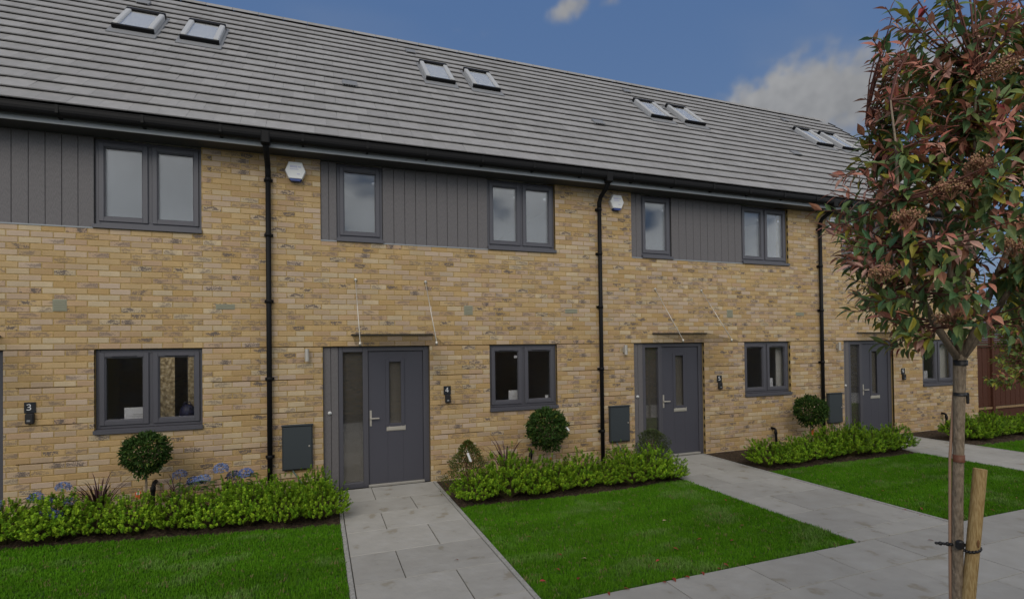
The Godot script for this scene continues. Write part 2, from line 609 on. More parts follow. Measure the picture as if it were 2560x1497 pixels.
func lawns() -> void:
	var st := start()
	for b in 9:
		var a := rnd(0, TAU)
		var base := Vector3(rnd(-0.016, 0.016), 0, rnd(-0.016, 0.016))
		var h := rnd(0.018, 0.036)
		var lean := Vector3(cos(a), 0, sin(a)) * rnd(0.2, 0.9) * h
		var side := Vector3(-sin(a), 0, cos(a)) * 0.0021
		st.set_color(Color.WHITE * rnd(0.75, 1.15))
		var mid := base + lean * 0.35 + Vector3.UP * h * 0.6
		var tip := base + lean + Vector3.UP * h
		face(st, [base - side, base + side, mid + side * 0.8, mid - side * 0.8], Vector3.UP)
		tri(st, mid - side * 0.8, tip, mid + side * 0.8)
	var tuft := done(st)
	var n := FastNoiseLite.new()
	n.seed = 12
	n.frequency = 0.9
	n.fractal_octaves = 3
	var fine := FastNoiseLite.new()
	fine.seed = 14
	fine.frequency = 5.0
	for k in range(1, 5):
		var xl: float = L * (k - 2) + PATHS[k - 1][1] + 0.052
		var xr: float = L * (k - 1) + PATHS[min(k, 3)][0] - 0.052
		if k == 1: xl = -3.2
		if k == 4: xr = xl + 5.5
		var area := (xr - xl) * 2.52
		var count := int(area * (2900 if k < 3 else 2200 if k == 3 else 1500))
		var mm := MultiMesh.new()
		mm.transform_format = MultiMesh.TRANSFORM_3D
		mm.use_colors = true
		mm.mesh = tuft
		mm.instance_count = count
		for i in count:
			var p := Vector3(rnd(xl + 0.005, xr - 0.005), -0.010, 0)
			p.z = rnd(bed_front(k, p.x) + 0.005 + 0.03 * fine.get_noise_1d(p.x * 3.0), 4.085)
			var pale: float = smoothstep(0.12, 0.65, n.get_noise_2d(p.x, p.z * 1.6) + fine.get_noise_2d(p.x, p.z) * 0.4)
			var s := rnd(0.65, 1.15) * (1.0 + 0.35 * pale)
			var t := Transform3D(Basis(Vector3.UP, rnd(0, TAU)).scaled(Vector3(s, s * rnd(0.8, 1.2), s)), p)
			mm.set_instance_transform(i, t)
			var g := Color(0.070, 0.222, 0.008).lerp(Color(0.118, 0.282, 0.014), rng.randf()).lerp(Color(0.20, 0.30, 0.095), pale * rnd(0.1, 0.9))
			g = g * (1.0 + 0.25 * n.get_noise_2d(p.x * 0.6 + 40.0, p.z * 2.2))
			if rng.randf() < 0.03: g = Color(0.26, 0.22, 0.10)
			mm.set_instance_color(i, g)
		var o := MultiMeshInstance3D.new()
		o.name = numbered(self, "grass")
		o.multimesh = mm
		o.material_override = M.grass_blade
		o.set_meta("kind", "stuff")
		tag(o, ["", "short mown grass before house three and its grey window", "short mown grass between the paths to doors 4 and five", "short mown grass between the path to door five and the path to door six", "short mown grass beyond the path to door six, before the fence"][k], "grass")
		add_child(o, true)


# ------------------------------------------------------------------ houses
func door_edge(k: int) -> float:
	return 2.845 if k == 0 else 2.918


func openings(k: int) -> Array:   # x0, x1, y0, y1 of the holes in the brick front
	var o := L * k
	return [[o - 1.967, o - 0.801, 0.975, 2.025], [o - 4.433, o - door_edge(k), -0.15, 2.025], [o - 4.445, o - 0.801, 3.525, 4.80]]


func brick_shape(st: SurfaceTool, x0: float, x1: float, y0: float, y1: float, zf: float, cell: int, flip: bool) -> void:
	var e := 0.0035
	var zb := -0.04
	var u0 := (cell % 4) * 0.25 + 0.004
	var v0 := (cell / 4) * 0.0625 + 0.002
	var uv := func(x: float, y: float) -> Vector2:
		var a := clampf((x - x0) / 0.215, 0.0, 1.0)
		if flip: a = 1.0 - a
		return Vector2(u0 + a * 0.242, v0 + clampf((y - y0) / (y1 - y0), 0, 1) * 0.0585)
	var fr := [[x0 + e, y1 - e], [x1 - e, y1 - e], [x1 - e, y0 + e], [x0 + e, y0 + e]]
	var ou := [[x0, y1], [x1, y1], [x1, y0], [x0, y0]]
	var pf := []
	var uf := []
	for q in fr:
		pf.append(Vector3(q[0], q[1], zf))
		uf.append(uv.call(q[0], q[1]))
	face(st, pf, Vector3(0, 0, 1), uf)
	var dirs := [Vector3(0, 1, 0), Vector3(1, 0, 0), Vector3(0, -1, 0), Vector3(-1, 0, 0)]
	for i in 4:
		var j := (i + 1) % 4
		var a := Vector3(ou[i][0], ou[i][1], zf - e)
		var b := Vector3(ou[j][0], ou[j][1], zf - e)
		var ua: Vector2 = uv.call(a.x, a.y)
		var ub: Vector2 = uv.call(b.x, b.y)
		face(st, [pf[i], pf[j], b, a], dirs[i] + Vector3(0, 0, 1), [uf[i], uf[j], ub, ua])
		face(st, [a, b, Vector3(b.x, b.y, zb), Vector3(a.x, a.y, zb)], dirs[i], [ua, ub, ub, ua])


func bricks_and_houses() -> void:
	var eye := Vector3(0.614, 1.998, 7.829)
	var names := ["tan brick house three, cut by the edge of the picture",
		"tan brick house four, its dark door before the broadest paved path",
		"tan brick house five in mid terrace, round shrub by its door",
		"tan brick end house of the terrace, half hidden by the tree"]
	var houses := []
	for k in 4:
		houses.append(thing("terraced_house", names[k], "house", Vector3.ZERO, "houses of the terrace"))
	# mortar behind the bricks: cells between the openings; grooves lie deeper
	var grooves := [0.225, 0.675, 1.125, 1.575, 2.025]
	var walls := []
	for k in 4:
		var st := start()
		var ops := openings(k)
		var xs := [L * (k - 1), L * k]
		var ys := [-0.15, 4.80]
		for o in ops:
			xs.append_array([o[0], o[1], o[0] - 0.115, o[1] + 0.115])
			ys.append_array([o[2], o[3]])
		for g in grooves: ys.append_array([g - 0.0075, g + 0.0075])
		xs.sort()
		ys.sort()
		for i in xs.size() - 1:
			for j in ys.size() - 1:
				var x0: float = xs[i]
				var x1: float = xs[i + 1]
				var y0: float = ys[j]
				var y1: float = ys[j + 1]
				if x1 - x0 < 0.0005 or y1 - y0 < 0.0005: continue
				var mx := (x0 + x1) / 2
				var my := (y0 + y1) / 2
				var hole := false
				var beside := false
				for o in ops:
					if mx > o[0] and mx < o[1] and my > o[2] and my < o[3]: hole = true
					if mx > o[0] - 0.115 and mx < o[1] + 0.115 and o[2] < 2.0 and my < 1.9: beside = true
				if hole: continue
				var deep := false
				for g in grooves:
					if abs(my - g) < 0.007 and not beside: deep = true
				box(st, Vector3(x0, y0, -0.3), Vector3(x1, y1, -0.024 if deep else -0.0045))
		walls.append(part("wall", st, M.mortar, houses[k]))
	# every brick of the front
	var batch := FastNoiseLite.new()
	batch.seed = 6
	batch.frequency = 0.7
	var all := [[], [], [], []]
	for r in range(-1, 63):
		var y0 := r * 0.075 + 0.005
		var y1 := y0 + 0.065
		var n := int(-L / 0.225) - 1
		while n * 0.225 < L * 3:
			var x0 := n * 0.225 + (0.1125 if posmod(r, 2) else 0.0) + rnd(-0.002, 0.002)
			var pieces := [[max(x0, -L), min(x0 + 0.215, L * 3)]]
			n += 1
			for k in 4:
				for o in openings(k):
					if y1 - 0.01 < o[2] or y0 + 0.01 > o[3]: continue
					var kept := []
					for p in pieces:
						if p[1] <= o[0] or p[0] >= o[1]: kept.append(p)
						else:
							if p[0] < o[0]: kept.append([p[0], o[0]])
							if p[1] > o[1]: kept.append([o[1], p[1]])
					pieces = kept
			for p in pieces:
				if p[1] - p[0] < 0.02 or y1 > 4.80: continue
				var mid: float = (p[0] + p[1]) / 2
				var k := clampi(int(floor(mid / L)) + 1, 0, 3)
				var beside := false
				for o in openings(k):
					if o[2] < 2.0 and y1 < 1.9 and mid > o[0] - 0.12 and mid < o[1] + 0.12: beside = true
				var ya := y0
				var yb := y1
				if not beside:
					for g in grooves:
						if abs(y0 - 0.005 - g) < 0.01: ya += 0.0015
						if abs(y1 + 0.005 - g) < 0.01: yb -= 0.0015
				var f := rng.randf() + 0.16 * batch.get_noise_2d(mid, ya * 1.6)
				var cell := rng.randi() % 30 if f < 0.60 else 30 + rng.randi() % 20 if f < 0.89 else 50 + rng.randi() % 14
				var d := Vector3(mid, (ya + yb) / 2, 0) - eye
				var seen := -d.z / pow(d.length(), 3)
				if mid < -2.6 or d.y > 2.3 and mid < -2.4 or mid > 12.6 and ya > 2.0: seen *= 0.01
				var whole: bool = p[1] - p[0] > 0.208 and yb - ya > 0.064
				all[k].append([seen if whole else -1.0, p[0], p[1], ya, yb, cell, rng.randf() < 0.5, rnd(-0.0016, 0.0012)])
	var shared := {}
	for k in 4:
		all[k].sort_custom(func(a, b): return a[0] > b[0])
		var st := start()
		for i in all[k].size():
			var b: Array = all[k][i]
			if i < 300:
				var key: String = "%d%s" % [b[5], b[6]]
				if not shared.has(key):
					var s1 := start()
					brick_shape(s1, -0.1075, 0.1075, -0.0325, 0.0325, 0.0, b[5], b[6])
					shared[key] = done(s1)
				var o := put("brick", shared[key], M.brick, walls[k], Vector3((b[1] + b[2]) / 2, (b[3] + b[4]) / 2, b[7]))
				o.rotation.z = rnd(-0.004, 0.004)
			else:
				brick_shape(st, b[1], b[2], b[3], b[4], b[7], b[5], b[6])
		var rest := part("bricks", st, M.brick, walls[k])
		rest.set_meta("kind", "stuff")
	for k in 4:
		shell(k, houses[k])
		roof(k, houses[k])
		eaves(k, houses[k])
		front(k, houses[k])


func shell(k: int, h: Node3D) -> void:
	var x0 := L * (k - 1)
	var x1 := L * k
	var st := start()
	box(st, Vector3(x0 + 0.1, -0.14, -7.84), Vector3(x1 - 0.1, 0.0, -0.302))
	part("room_floor", st, M.room_floor, h)
	st = start()
	box(st, Vector3(x0 + 0.1, 2.32, -7.84), Vector3(x1 - 0.1, 2.62, -0.302))
	part("room_ceiling", st, M.plaster, h)
	st = start()
	box(st, Vector3(x0 + 0.1, 4.76, -7.84), Vector3(x1 - 0.1, 4.84, -0.302))
	part("upper_ceiling", st, M.plaster, h)
	st = start()
	for xx in [x0, x1 - 0.1]:
		st = start()
		box(st, Vector3(xx, -0.15, -7.85), Vector3(xx + 0.1, 2.45, -0.301))
		part("party_wall", st, M.plaster, h)
		st = start()
		box(st, Vector3(xx, 2.45, -7.85), Vector3(xx + 0.1, 4.86, -0.301))
		part("upper_party_wall", st, M.plaster, h)
	st = start()    # rear wall, with a wide glazed opening in house three
	if k == 0:
		box(st, Vector3(x0, -0.15, -8.1), Vector3(-3.40, 4.86, -7.851))
		box(st, Vector3(-2.02, -0.15, -8.1), Vector3(x1, 4.86, -7.851))
		box(st, Vector3(-3.40, 2.1, -8.1), Vector3(-2.02, 4.86, -7.851))
	else:
		box(st, Vector3(x0, -0.15, -8.1), Vector3(x1, 4.86, -7.851))
	part("rear_wall", st, M.plaster, h)
	if k == 0:
		st = start()
		for x in [-3.40, -2.86, -2.08]: cbox(st, Vector3(x, 0.0, -8.02), Vector3(x + (0.28 if x == -2.86 else 0.06), 2.1, -7.92), 0.006)
		cbox(st, Vector3(-3.34, 2.03, -8.01), Vector3(-2.08, 2.098, -7.93), 0.006)
		part("patio_door_frame", st, M.anthracite, h)
		st = start()
		box(st, Vector3(-3.34, 0.0, -7.985), Vector3(-2.08, 2.03, -7.975))
		part("pane", st, M.window_glass, h)
	st = start()    # lower room partition, darkening the hall behind the door
	box(st, Vector3(L * k - 2.75, 0.0, -5.2 if k else -3.2), Vector3(L * k - 2.65, 2.32, -0.303))
	part("partition", st, M.plaster, h)
	if k == 3:
		st = start()
		face(st, [Vector3(x1 + 0.001, -0.15, -0.05), Vector3(x1 + 0.001, 4.86, -0.05), Vector3(x1 + 0.001, 8.8, -3.945), Vector3(x1 + 0.001, 4.86, -8.1), Vector3(x1 + 0.001, -0.15, -8.1)], Vector3.RIGHT)
		part("gable_wall", st, M.mortar, h)


func roof(k: int, h: Node3D) -> void:
	var x0 := L * (k - 1)
	var x1 := L * k
	var rf := sub("roof", h)
	var st := start()
	var lo := EAVE - OUT_ROOF * 0.02 + UP_ROOF * 0.03
	var hi := EAVE - OUT_ROOF * 0.02 + UP_ROOF * (ROOF_LEN - 0.02)
	for s in [[x0, x1]]:
		face(st, [Vector3(s[0], lo.y, lo.z), Vector3(s[1], lo.y, lo.z), Vector3(s[1], hi.y, hi.z), Vector3(s[0], hi.y, hi.z)], OUT_ROOF)
		var rr := Vector3(0, 4.80, -8.24)
		face(st, [Vector3(s[0], rr.y, rr.z), Vector3(s[1], rr.y, rr.z), Vector3(s[1], hi.y, hi.z), Vector3(s[0], hi.y, hi.z)], Vector3(0, 1, -1))
	part("roof_underlay", st, M.soffit_grey, rf)
	# tiles: 18 rows of 17, broken bond
	var tw := L / 17.0
	var gauge := 0.3135
	var thick := 0.016
	var tilt := asin(0.032 / gauge)
	var whole := tile_mesh(tw - 0.0012, 0.36, thick)
	var half := tile_mesh(tw / 2 - 0.0012, 0.36, thick)
	var turn := Basis(Vector3.RIGHT, UP_ROOF, OUT_ROOF) * Basis(Vector3.RIGHT, -tilt)
	for r in 18:
		for c in 17:
			var x := x0 + (c + 0.5) * tw + (tw / 2 if r % 2 else 0.0)
			var m := whole
			if k == 3 and r % 2 and c == 16:
				x -= tw / 4
				m = half
			var o := put("roof_tile", m, M["tile%d" % (rng.randi() % 5)], rf)
			var b := turn * Basis(Vector3(0, 0, 1), rnd(-0.006, 0.006)) * Basis(Vector3.RIGHT, rnd(-0.006, 0.003))
			o.transform = Transform3D(b, EAVE + UP_ROOF * (r * gauge) + OUT_ROOF * (0.042 + rnd(0, 0.0015)) + Vector3(x, 0, 0))
	for i in 11:   # ridge tiles
		st = start()
		var w := L / 11.0
		var top := Vector3(x0 + i * w, 8.895, -3.945)
		var pr := [Vector2(-0.17, -0.13), Vector2(-0.09, -0.035), Vector2(0, 0), Vector2(0.09, -0.035), Vector2(0.17, -0.13)]
		for j in 4:
			var a: Vector2 = pr[j]
			var b2: Vector2 = pr[j + 1]
			face(st, [top + Vector3(0.003, a.y, a.x), top + Vector3(w - 0.003, a.y, a.x), top + Vector3(w - 0.003, b2.y, b2.x), top + Vector3(0.003, b2.y, b2.x)], Vector3(0, 1, (a.x + b2.x)))
		part("ridge_tile", st, M["tile%d" % (rng.randi() % 5)], rf)
	if k == 3:   # dry verge along the gable
		st = start()
		for i in 18:
			var p := EAVE + UP_ROOF * (i * gauge + 0.02) + Vector3(x1, 0, 0)
			var q := p + UP_ROOF * (gauge - 0.004)
			for s in [p, q]: pass
			face(st, [p - OUT_ROOF * 0.10 + Vector3(0.055, 0, 0), p + OUT_ROOF * 0.06 + Vector3(0.055, 0, 0), q + OUT_ROOF * 0.04 + Vector3(0.055, 0, 0), q - OUT_ROOF * 0.10 + Vector3(0.055, 0, 0)], Vector3.RIGHT)
			face(st, [p + OUT_ROOF * 0.06 + Vector3(0.055, 0, 0), q + OUT_ROOF * 0.04 + Vector3(0.055, 0, 0), q + OUT_ROOF * 0.04 + Vector3(-0.005, 0, 0), p + OUT_ROOF * 0.06 + Vector3(-0.005, 0, 0)], OUT_ROOF)
		part("verge", st, M.lead, rf)
	var xr: float = x0 + [2.75, 2.58, 2.51, 2.43][k]
	for i in 2: roof_window(rf, xr + i * 0.92)
	var vx: float = x0 + [1.15, 1.15, 0.78, 0.92][k]
	roof_vent(rf, vx, 2.19, 0.24)
	roof_vent(rf, x0 + [2.82, 2.52, 2.76, 2.84][k], 4.93, 0.2)


func tile_mesh(w: float, ln: float, t: float) -> Mesh:
	var st := start()
	cbox(st, Vector3(-w / 2, 0, -t), Vector3(w / 2, ln, 0), 0.0015)
	return done(st)


func roof_vent(rf: Node, x: float, s: float, w: float) -> void:
	var st := start()
	cbox(st, Vector3(-w / 2, -0.03, 0), Vector3(w / 2, 0.17, 0.035), 0.006)
	var o := part("roof_vent", st, M.lead, rf)
	o.transform = Transform3D(Basis(Vector3.RIGHT, UP_ROOF, OUT_ROOF), EAVE + UP_ROOF * s + OUT_ROOF * 0.028 + Vector3(x, 0, 0))
	st = start()
	for i in 5: box(st, Vector3(-w / 2 + 0.02 + i * (w - 0.04) / 5, -0.034, 0.008), Vector3(-w / 2 + 0.02 + (i + 0.7) * (w - 0.04) / 5, -0.029, 0.027))
	part("vent_slot", st, M.black_plastic, o)


func roof_window(rf: Node, x: float) -> void:
	var w := 0.56
	var g := sub("roof_window", rf)
	g.transform = Transform3D(Basis(Vector3.RIGHT, UP_ROOF, OUT_ROOF), EAVE + UP_ROOF * 3.18 + OUT_ROOF * 0.03 + Vector3(x, 0, 0))
	var ln := 1.0
	var st := start()
	cbox(st, Vector3(-0.045, -0.20, -0.015), Vector3(w + 0.045, ln + 0.06, 0.014), 0.004)
	part("flashing", st, M.lead, g)
	for q in [[0.0, 0.085], [w - 0.085, w]]:
		st = start()
		cbox(st, Vector3(q[0], 0.035, 0.0), Vector3(q[1], ln - 0.07, 0.095), 0.014)
		part("side_cover", st, M.fascia_light, g)
	st = start()
	cbox(st, Vector3(-0.004, -0.02, 0.0), Vector3(w + 0.004, 0.034, 0.08), 0.006)
	part("bottom_rail", st, M.black_plastic, g)
	st = start()
	cbox(st, Vector3(-0.004, ln - 0.069, 0.0), Vector3(w + 0.004, ln + 0.02, 0.10), 0.01)
	part("top_hood", st, M.black_plastic, g)
	st = start()
	box(st, Vector3(0.086, 0.035, 0.050), Vector3(w - 0.086, ln - 0.07, 0.056))  # white panel added under the glass to make the pane bright
	part("white_panel", st, M.off_white, g)
	st = start()
	box(st, Vector3(0.0855, 0.0345, 0.066), Vector3(w - 0.0855, ln - 0.0695, 0.072))
	part("pane", st, M.window_glass, g)


func eaves(k: int, h: Node3D) -> void:
	var x0 := L * (k - 1)
	var x1 := L * k
	var st := start()
	box(st, Vector3(x0, 4.655, 0.286), Vector3(x1, 4.83, 0.306))
	part("fascia", st, M.fascia_grey, h)
	st = start()
	box(st, Vector3(x0, 4.662, -0.03), Vector3(x1, 4.68, 0.2855))
	part("soffit", st, M.soffit_grey, h)
	# gutter: a deep half round trough
	st = start()
	var pr := []
	for i in 9:
		var a := PI + PI * i / 8.0
		pr.append(Vector2(0.368 + 0.058 * cos(a), 4.785 + 0.075 * sin(a)))
	pr.push_front(Vector2(0.310, 4.822))
	pr.append(Vector2(0.426, 4.822))
	for i in pr.size() - 1:
		var a: Vector2 = pr[i]
		var b: Vector2 = pr[i + 1]
		var mid := (a + b) / 2
		face(st, [Vector3(x0, a.y, a.x), Vector3(x1, a.y, a.x), Vector3(x1, b.y, b.x), Vector3(x0, b.y, b.x)], Vector3(0, mid.y - 4.80, mid.x - 0.368))
	box(st, Vector3(x0, 4.820, 0.418), Vector3(x1, 4.830, 0.430))
	part("gutter", st, M.black_plastic, h)
	for i in 6:
		st = start()
		var x := x0 + 0.45 + i * 0.83
		box(st, Vector3(x - 0.015, 4.705, 0.30), Vector3(x + 0.015, 4.74, 0.36))
		box(st, Vector3(x - 0.015, 4.74, 0.425), Vector3(x + 0.015, 4.834, 0.433))
		part("gutter_bracket", st, M.black_plastic, h)
	# drain pipe at the party line
	if k == 3: return
	var dp := sub("drain_pipe", h)
	st = start(true)
	tube(st, [Vector3(x1, -0.1, 0.055), Vector3(x1, 2.2, 0.055), Vector3(x1, 4.32, 0.055)], [0.034], 14)
	part("pipe", st, M.black_plastic, dp)
	st = start(true)
	tube(st, [Vector3(x1, 4.30, 0.055), Vector3(x1, 4.42, 0.06), Vector3(x1, 4.50, 0.11), Vector3(x1, 4.58, 0.27), Vector3(x1, 4.64, 0.345), Vector3(x1, 4.74, 0.37)], [0.037], 14)
	part("swan_neck", st, M.black_plastic, dp)
	st = start()
	cbox(st, Vector3(x1 - 0.055, 4.66, 0.31), Vector3(x1 + 0.055, 4.83, 0.437), 0.015)
	part("outlet", st, M.black_plastic, dp)
	for y in [0.55, 1.6, 2.65, 3.55, 4.30]:
		st = start(true)
		tube(st, [Vector3(x1, y - 0.025, 0.055), Vector3(x1, y + 0.025, 0.055)], [0.042], 14)
		st.set_smooth_group(-1)
		box(st, Vector3(x1 - 0.055, y - 0.018, 0.002), Vector3(x1 + 0.055, y + 0.018, 0.03))
		part("clip", st, M.black_plastic, dp)


func window_at(h: Node3D, x0: float, x1: float, y0: float, y1: float, sashes: int, stickers: Array) -> void:
	var w := sub("window", h)
	var zf := -0.055
	var fw := 0.05
	var st := start()
	cbox(st, Vector3(x0, y0, -0.13), Vector3(x0 + fw, y1, zf), 0.004)
	cbox(st, Vector3(x1 - fw, y0, -0.13), Vector3(x1, y1, zf), 0.004)
	cbox(st, Vector3(x0 + fw - 0.002, y1 - fw, -0.129), Vector3(x1 - fw + 0.002, y1 - 0.001, zf - 0.001), 0.004)
	cbox(st, Vector3(x0 + fw - 0.002, y0 + 0.001, -0.129), Vector3(x1 - fw + 0.002, y0 + fw, zf - 0.001), 0.004)
	var spans := []
	if sashes == 2:
		var c := (x0 + x1) / 2
		cbox(st, Vector3(c - 0.035, y0 + fw - 0.002, -0.128), Vector3(c + 0.035, y1 - fw + 0.002, zf - 0.002), 0.004)
		spans = [[x0 + fw - 0.012, c - 0.022], [c + 0.022, x1 - fw + 0.012]]
	else:
		spans = [[x0 + fw - 0.012, x1 - fw + 0.012]]
	part("frame", st, M.anthracite, w)
	for s in spans:
		var a: float = s[0]
		var b: float = s[1]
		var c0 := y0 + fw - 0.012
		var c1 := y1 - fw + 0.012
		var sw := 0.058
		st = start()
		cbox(st, Vector3(a, c0, zf - 0.002), Vector3(a + sw, c1, zf + 0.018), 0.005)
		cbox(st, Vector3(b - sw, c0, zf - 0.002), Vector3(b, c1, zf + 0.018), 0.005)
		cbox(st, Vector3(a + sw - 0.004, c1 - sw, zf - 0.0015), Vector3(b - sw + 0.004, c1 - 0.001, zf + 0.0165), 0.005)
		cbox(st, Vector3(a + sw - 0.004, c0 + 0.001, zf - 0.0015), Vector3(b - sw + 0.004, c0 + sw, zf + 0.0165), 0.005)
		for q in [[a + sw - 0.002, c0 + sw - 0.002, a + sw + 0.011, c1 - sw + 0.002], [b - sw - 0.011, c0 + sw - 0.002, b - sw + 0.002, c1 - sw + 0.002], [a + sw + 0.010, c1 - sw - 0.012, b - sw - 0.010, c1 - sw + 0.002], [a + sw + 0.010, c0 + sw - 0.002, b - sw - 0.010, c0 + sw + 0.012]]:
			cbox(st, Vector3(q[0], q[1], zf - 0.04), Vector3(q[2], q[3], zf + 0.004), 0.003)
		part("sash", st, M.anthracite, w)
		st = start()
		for z in [-0.060, -0.078, -0.096]: box(st, Vector3(a + sw - 0.001, c0 + sw - 0.001, z - 0.004), Vector3(b - sw + 0.001, c1 - sw + 0.001, z))
		part("pane", st, M.window_glass, w)
		if y0 < 2.0:
			st = start()
			cbox(st, Vector3((a + b) / 2 - 0.13, c1 - sw + 0.008, zf + 0.016), Vector3((a + b) / 2 + 0.13, c1 - sw + 0.026, zf + 0.030), 0.004)
			part("trickle_vent", st, M.anthracite, w)
	for s in stickers:
		st = start()
		box(st, Vector3(s[0], s[1], -0.1018), Vector3(s[0] + s[2], s[1] + s[3], -0.1008))
		part("sticker", st, M.paper, w)
	st = start()
	var sy := y0 - 0.058
	face(st, [Vector3(x0 - 0.006, y0 - 0.002, -0.06), Vector3(x1 + 0.006, y0 - 0.002, -0.06), Vector3(x1 + 0.006, y0 - 0.012, 0.028), Vector3(x0 - 0.006, y0 - 0.012, 0.028)], Vector3.UP)
	face(st, [Vector3(x0 - 0.006, y0 - 0.012, 0.028), Vector3(x1 + 0.006, y0 - 0.012, 0.028), Vector3(x1 + 0.006, sy, 0.028), Vector3(x0 - 0.006, sy, 0.028)], Vector3(0, 0, 1))
	face(st, [Vector3(x0 - 0.006, sy, 0.028), Vector3(x1 + 0.006, sy, 0.028), Vector3(x1 + 0.006, sy, -0.06), Vector3(x0 - 0.006, sy, -0.06)], Vector3.DOWN)
	for x in [x0 - 0.006, x1 + 0.006]:
		face(st, [Vector3(x, y0 - 0.002, -0.06), Vector3(x, y0 - 0.012, 0.028), Vector3(x, sy, 0.028), Vector3(x, sy, -0.06)], Vector3(x - (x0 + x1) / 2, 0, 0))
	part("sill", st, M.anthracite, w)


func boards(h: Node, xs: Array, y0: float, y1: float, z: float) -> void:
	for i in xs.size() - 1:
		var st := start()
		cbox(st, Vector3(xs[i] + 0.0025, y0, z - 0.02), Vector3(xs[i + 1] - 0.0025, y1, z + rnd(-0.001, 0.001)), 0.003)
		part("cladding_board", st, M.cladding, h)


func front(k: int, h: Node3D) -> void:
	var o := L * k
	# windows
	var low_stickers := [[], [[-1.52, 1.81, 0.055, 0.04], [-0.98, 1.14, 0.055, 0.05]], [], []]
	var ls := []
	for s in low_stickers[k]: ls.append([o + s[0], s[1], s[2], s[3]])
	window_at(h, o - 1.967, o - 0.801, 1.038, 2.023, 2, ls)
	var us := []
	if k > 0: us = [[o - 1.50, 4.40, 0.05, 0.035], [o - 0.97, 4.41, 0.05, 0.035]]
	window_at(h, o - 1.967, o - 0.801, 3.585, 4.655, 2, us)
	window_at(h, o - 4.226, o - 3.588, 3.585, 4.655, 1, [[o - 3.73, 4.41, 0.05, 0.035]])
	# cladding beside and between the upper windows
	var c := sub("cladding", h)
	var st := start()
	for q in [[-4.445, -4.227], [-3.587, -1.968]]:
		box(st, Vector3(o + q[0], 3.53, -0.20), Vector3(o + q[1], 4.66, -0.045))
	box(st, Vector3(o - 4.228, 3.53, -0.20), Vector3(o - 3.586, 3.57, -0.10))
	box(st, Vector3(o - 1.969, 3.53, -0.20), Vector3(o - 0.80, 3.57, -0.10))
	part("backing", st, M.soffit_grey, c)
	boards(c, [o - 4.445, o - 4.335, o - 4.228], 3.535, 4.661, -0.022)
	var xs := []
	for i in 11: xs.append(o - 3.586 + (3.586 - 1.969) * i / 10.0)
	boards(c, xs, 3.535, 4.661, -0.022)
	st = start()
	box(st, Vector3(o - 4.445, 3.518, -0.05), Vector3(o - 4.229, 3.534, 0.006))
	box(st, Vector3(o - 3.585, 3.518, -0.05), Vector3(o - 1.970, 3.534, 0.006))
	part("drip_trim", st, M.fascia_grey, c)
	door(k, h, o)
	# canopy of smoked sheet on two rods
	var cp := sub("door_canopy", h)
	st = start()
	var x0 := o - 4.04
	var x1 := o - 2.87
	var a := Vector3(x0, 2.202, 0.003)
	var b := Vector3(x0, 2.036, 0.80)
	var n := Vector3(0, 0.008, 0.0016)
	var q := [a, Vector3(x1, a.y, a.z), Vector3(x1, b.y, b.z), b]
	face(st, [q[0] + n, q[1] + n, q[2] + n, q[3] + n], Vector3.UP)
	face(st, q, Vector3.DOWN)
	for i in 4:
		var j := (i + 1) % 4
		face(st, [q[i], q[j], q[j] + n, q[i] + n], q[i] + q[j] - (q[0] + q[2]))
	part("canopy_sheet", st, M.smoked_sheet, cp)
	st = start()
	cbox(st, Vector3(x0 - 0.01, 2.185, 0.001), Vector3(x1 + 0.01, 2.20, 0.03), 0.003)
	part("wall_rail", st, M.meter_grey, cp)
	for x in [x0 + 0.06, x1 - 0.1]:
		st = start(true)
		var foot := Vector3(x, 2.060, 0.745)
		tube(st, [Vector3(x, 2.98, 0.01), foot + Vector3(0, 0.01, 0)], [0.0065], 8)
		tube(st, [foot - Vector3(0, 0.03, 0), foot + Vector3(0, 0.02, 0)], [0.016], 10)
		tube(st, [Vector3(x, 2.98, 0.0), Vector3(x, 2.98, 0.02)], [0.022], 10)
		part("rod", st, M.steel, cp)
	# air bricks
	for v in [[-2.305, 2.565, 0.14, 0.145], [-0.53, 2.572, 0.225, 0.07]]:
		st = start()
		cbox(st, Vector3(o + v[0] - v[2] / 2, v[1] - v[3] / 2, -0.03), Vector3(o + v[0] + v[2] / 2, v[1] + v[3] / 2, 0.004), 0.002)
		for i in int(v[3] / 0.022):
			box(st, Vector3(o + v[0] - v[2] / 2 + 0.01, v[1] - v[3] / 2 + 0.012 + i * 0.022, 0.003), Vector3(o + v[0] + v[2] / 2 - 0.01, v[1] - v[3] / 2 + 0.020 + i * 0.022, 0.009))
		part("air_brick", st, M.vent_tan, h)


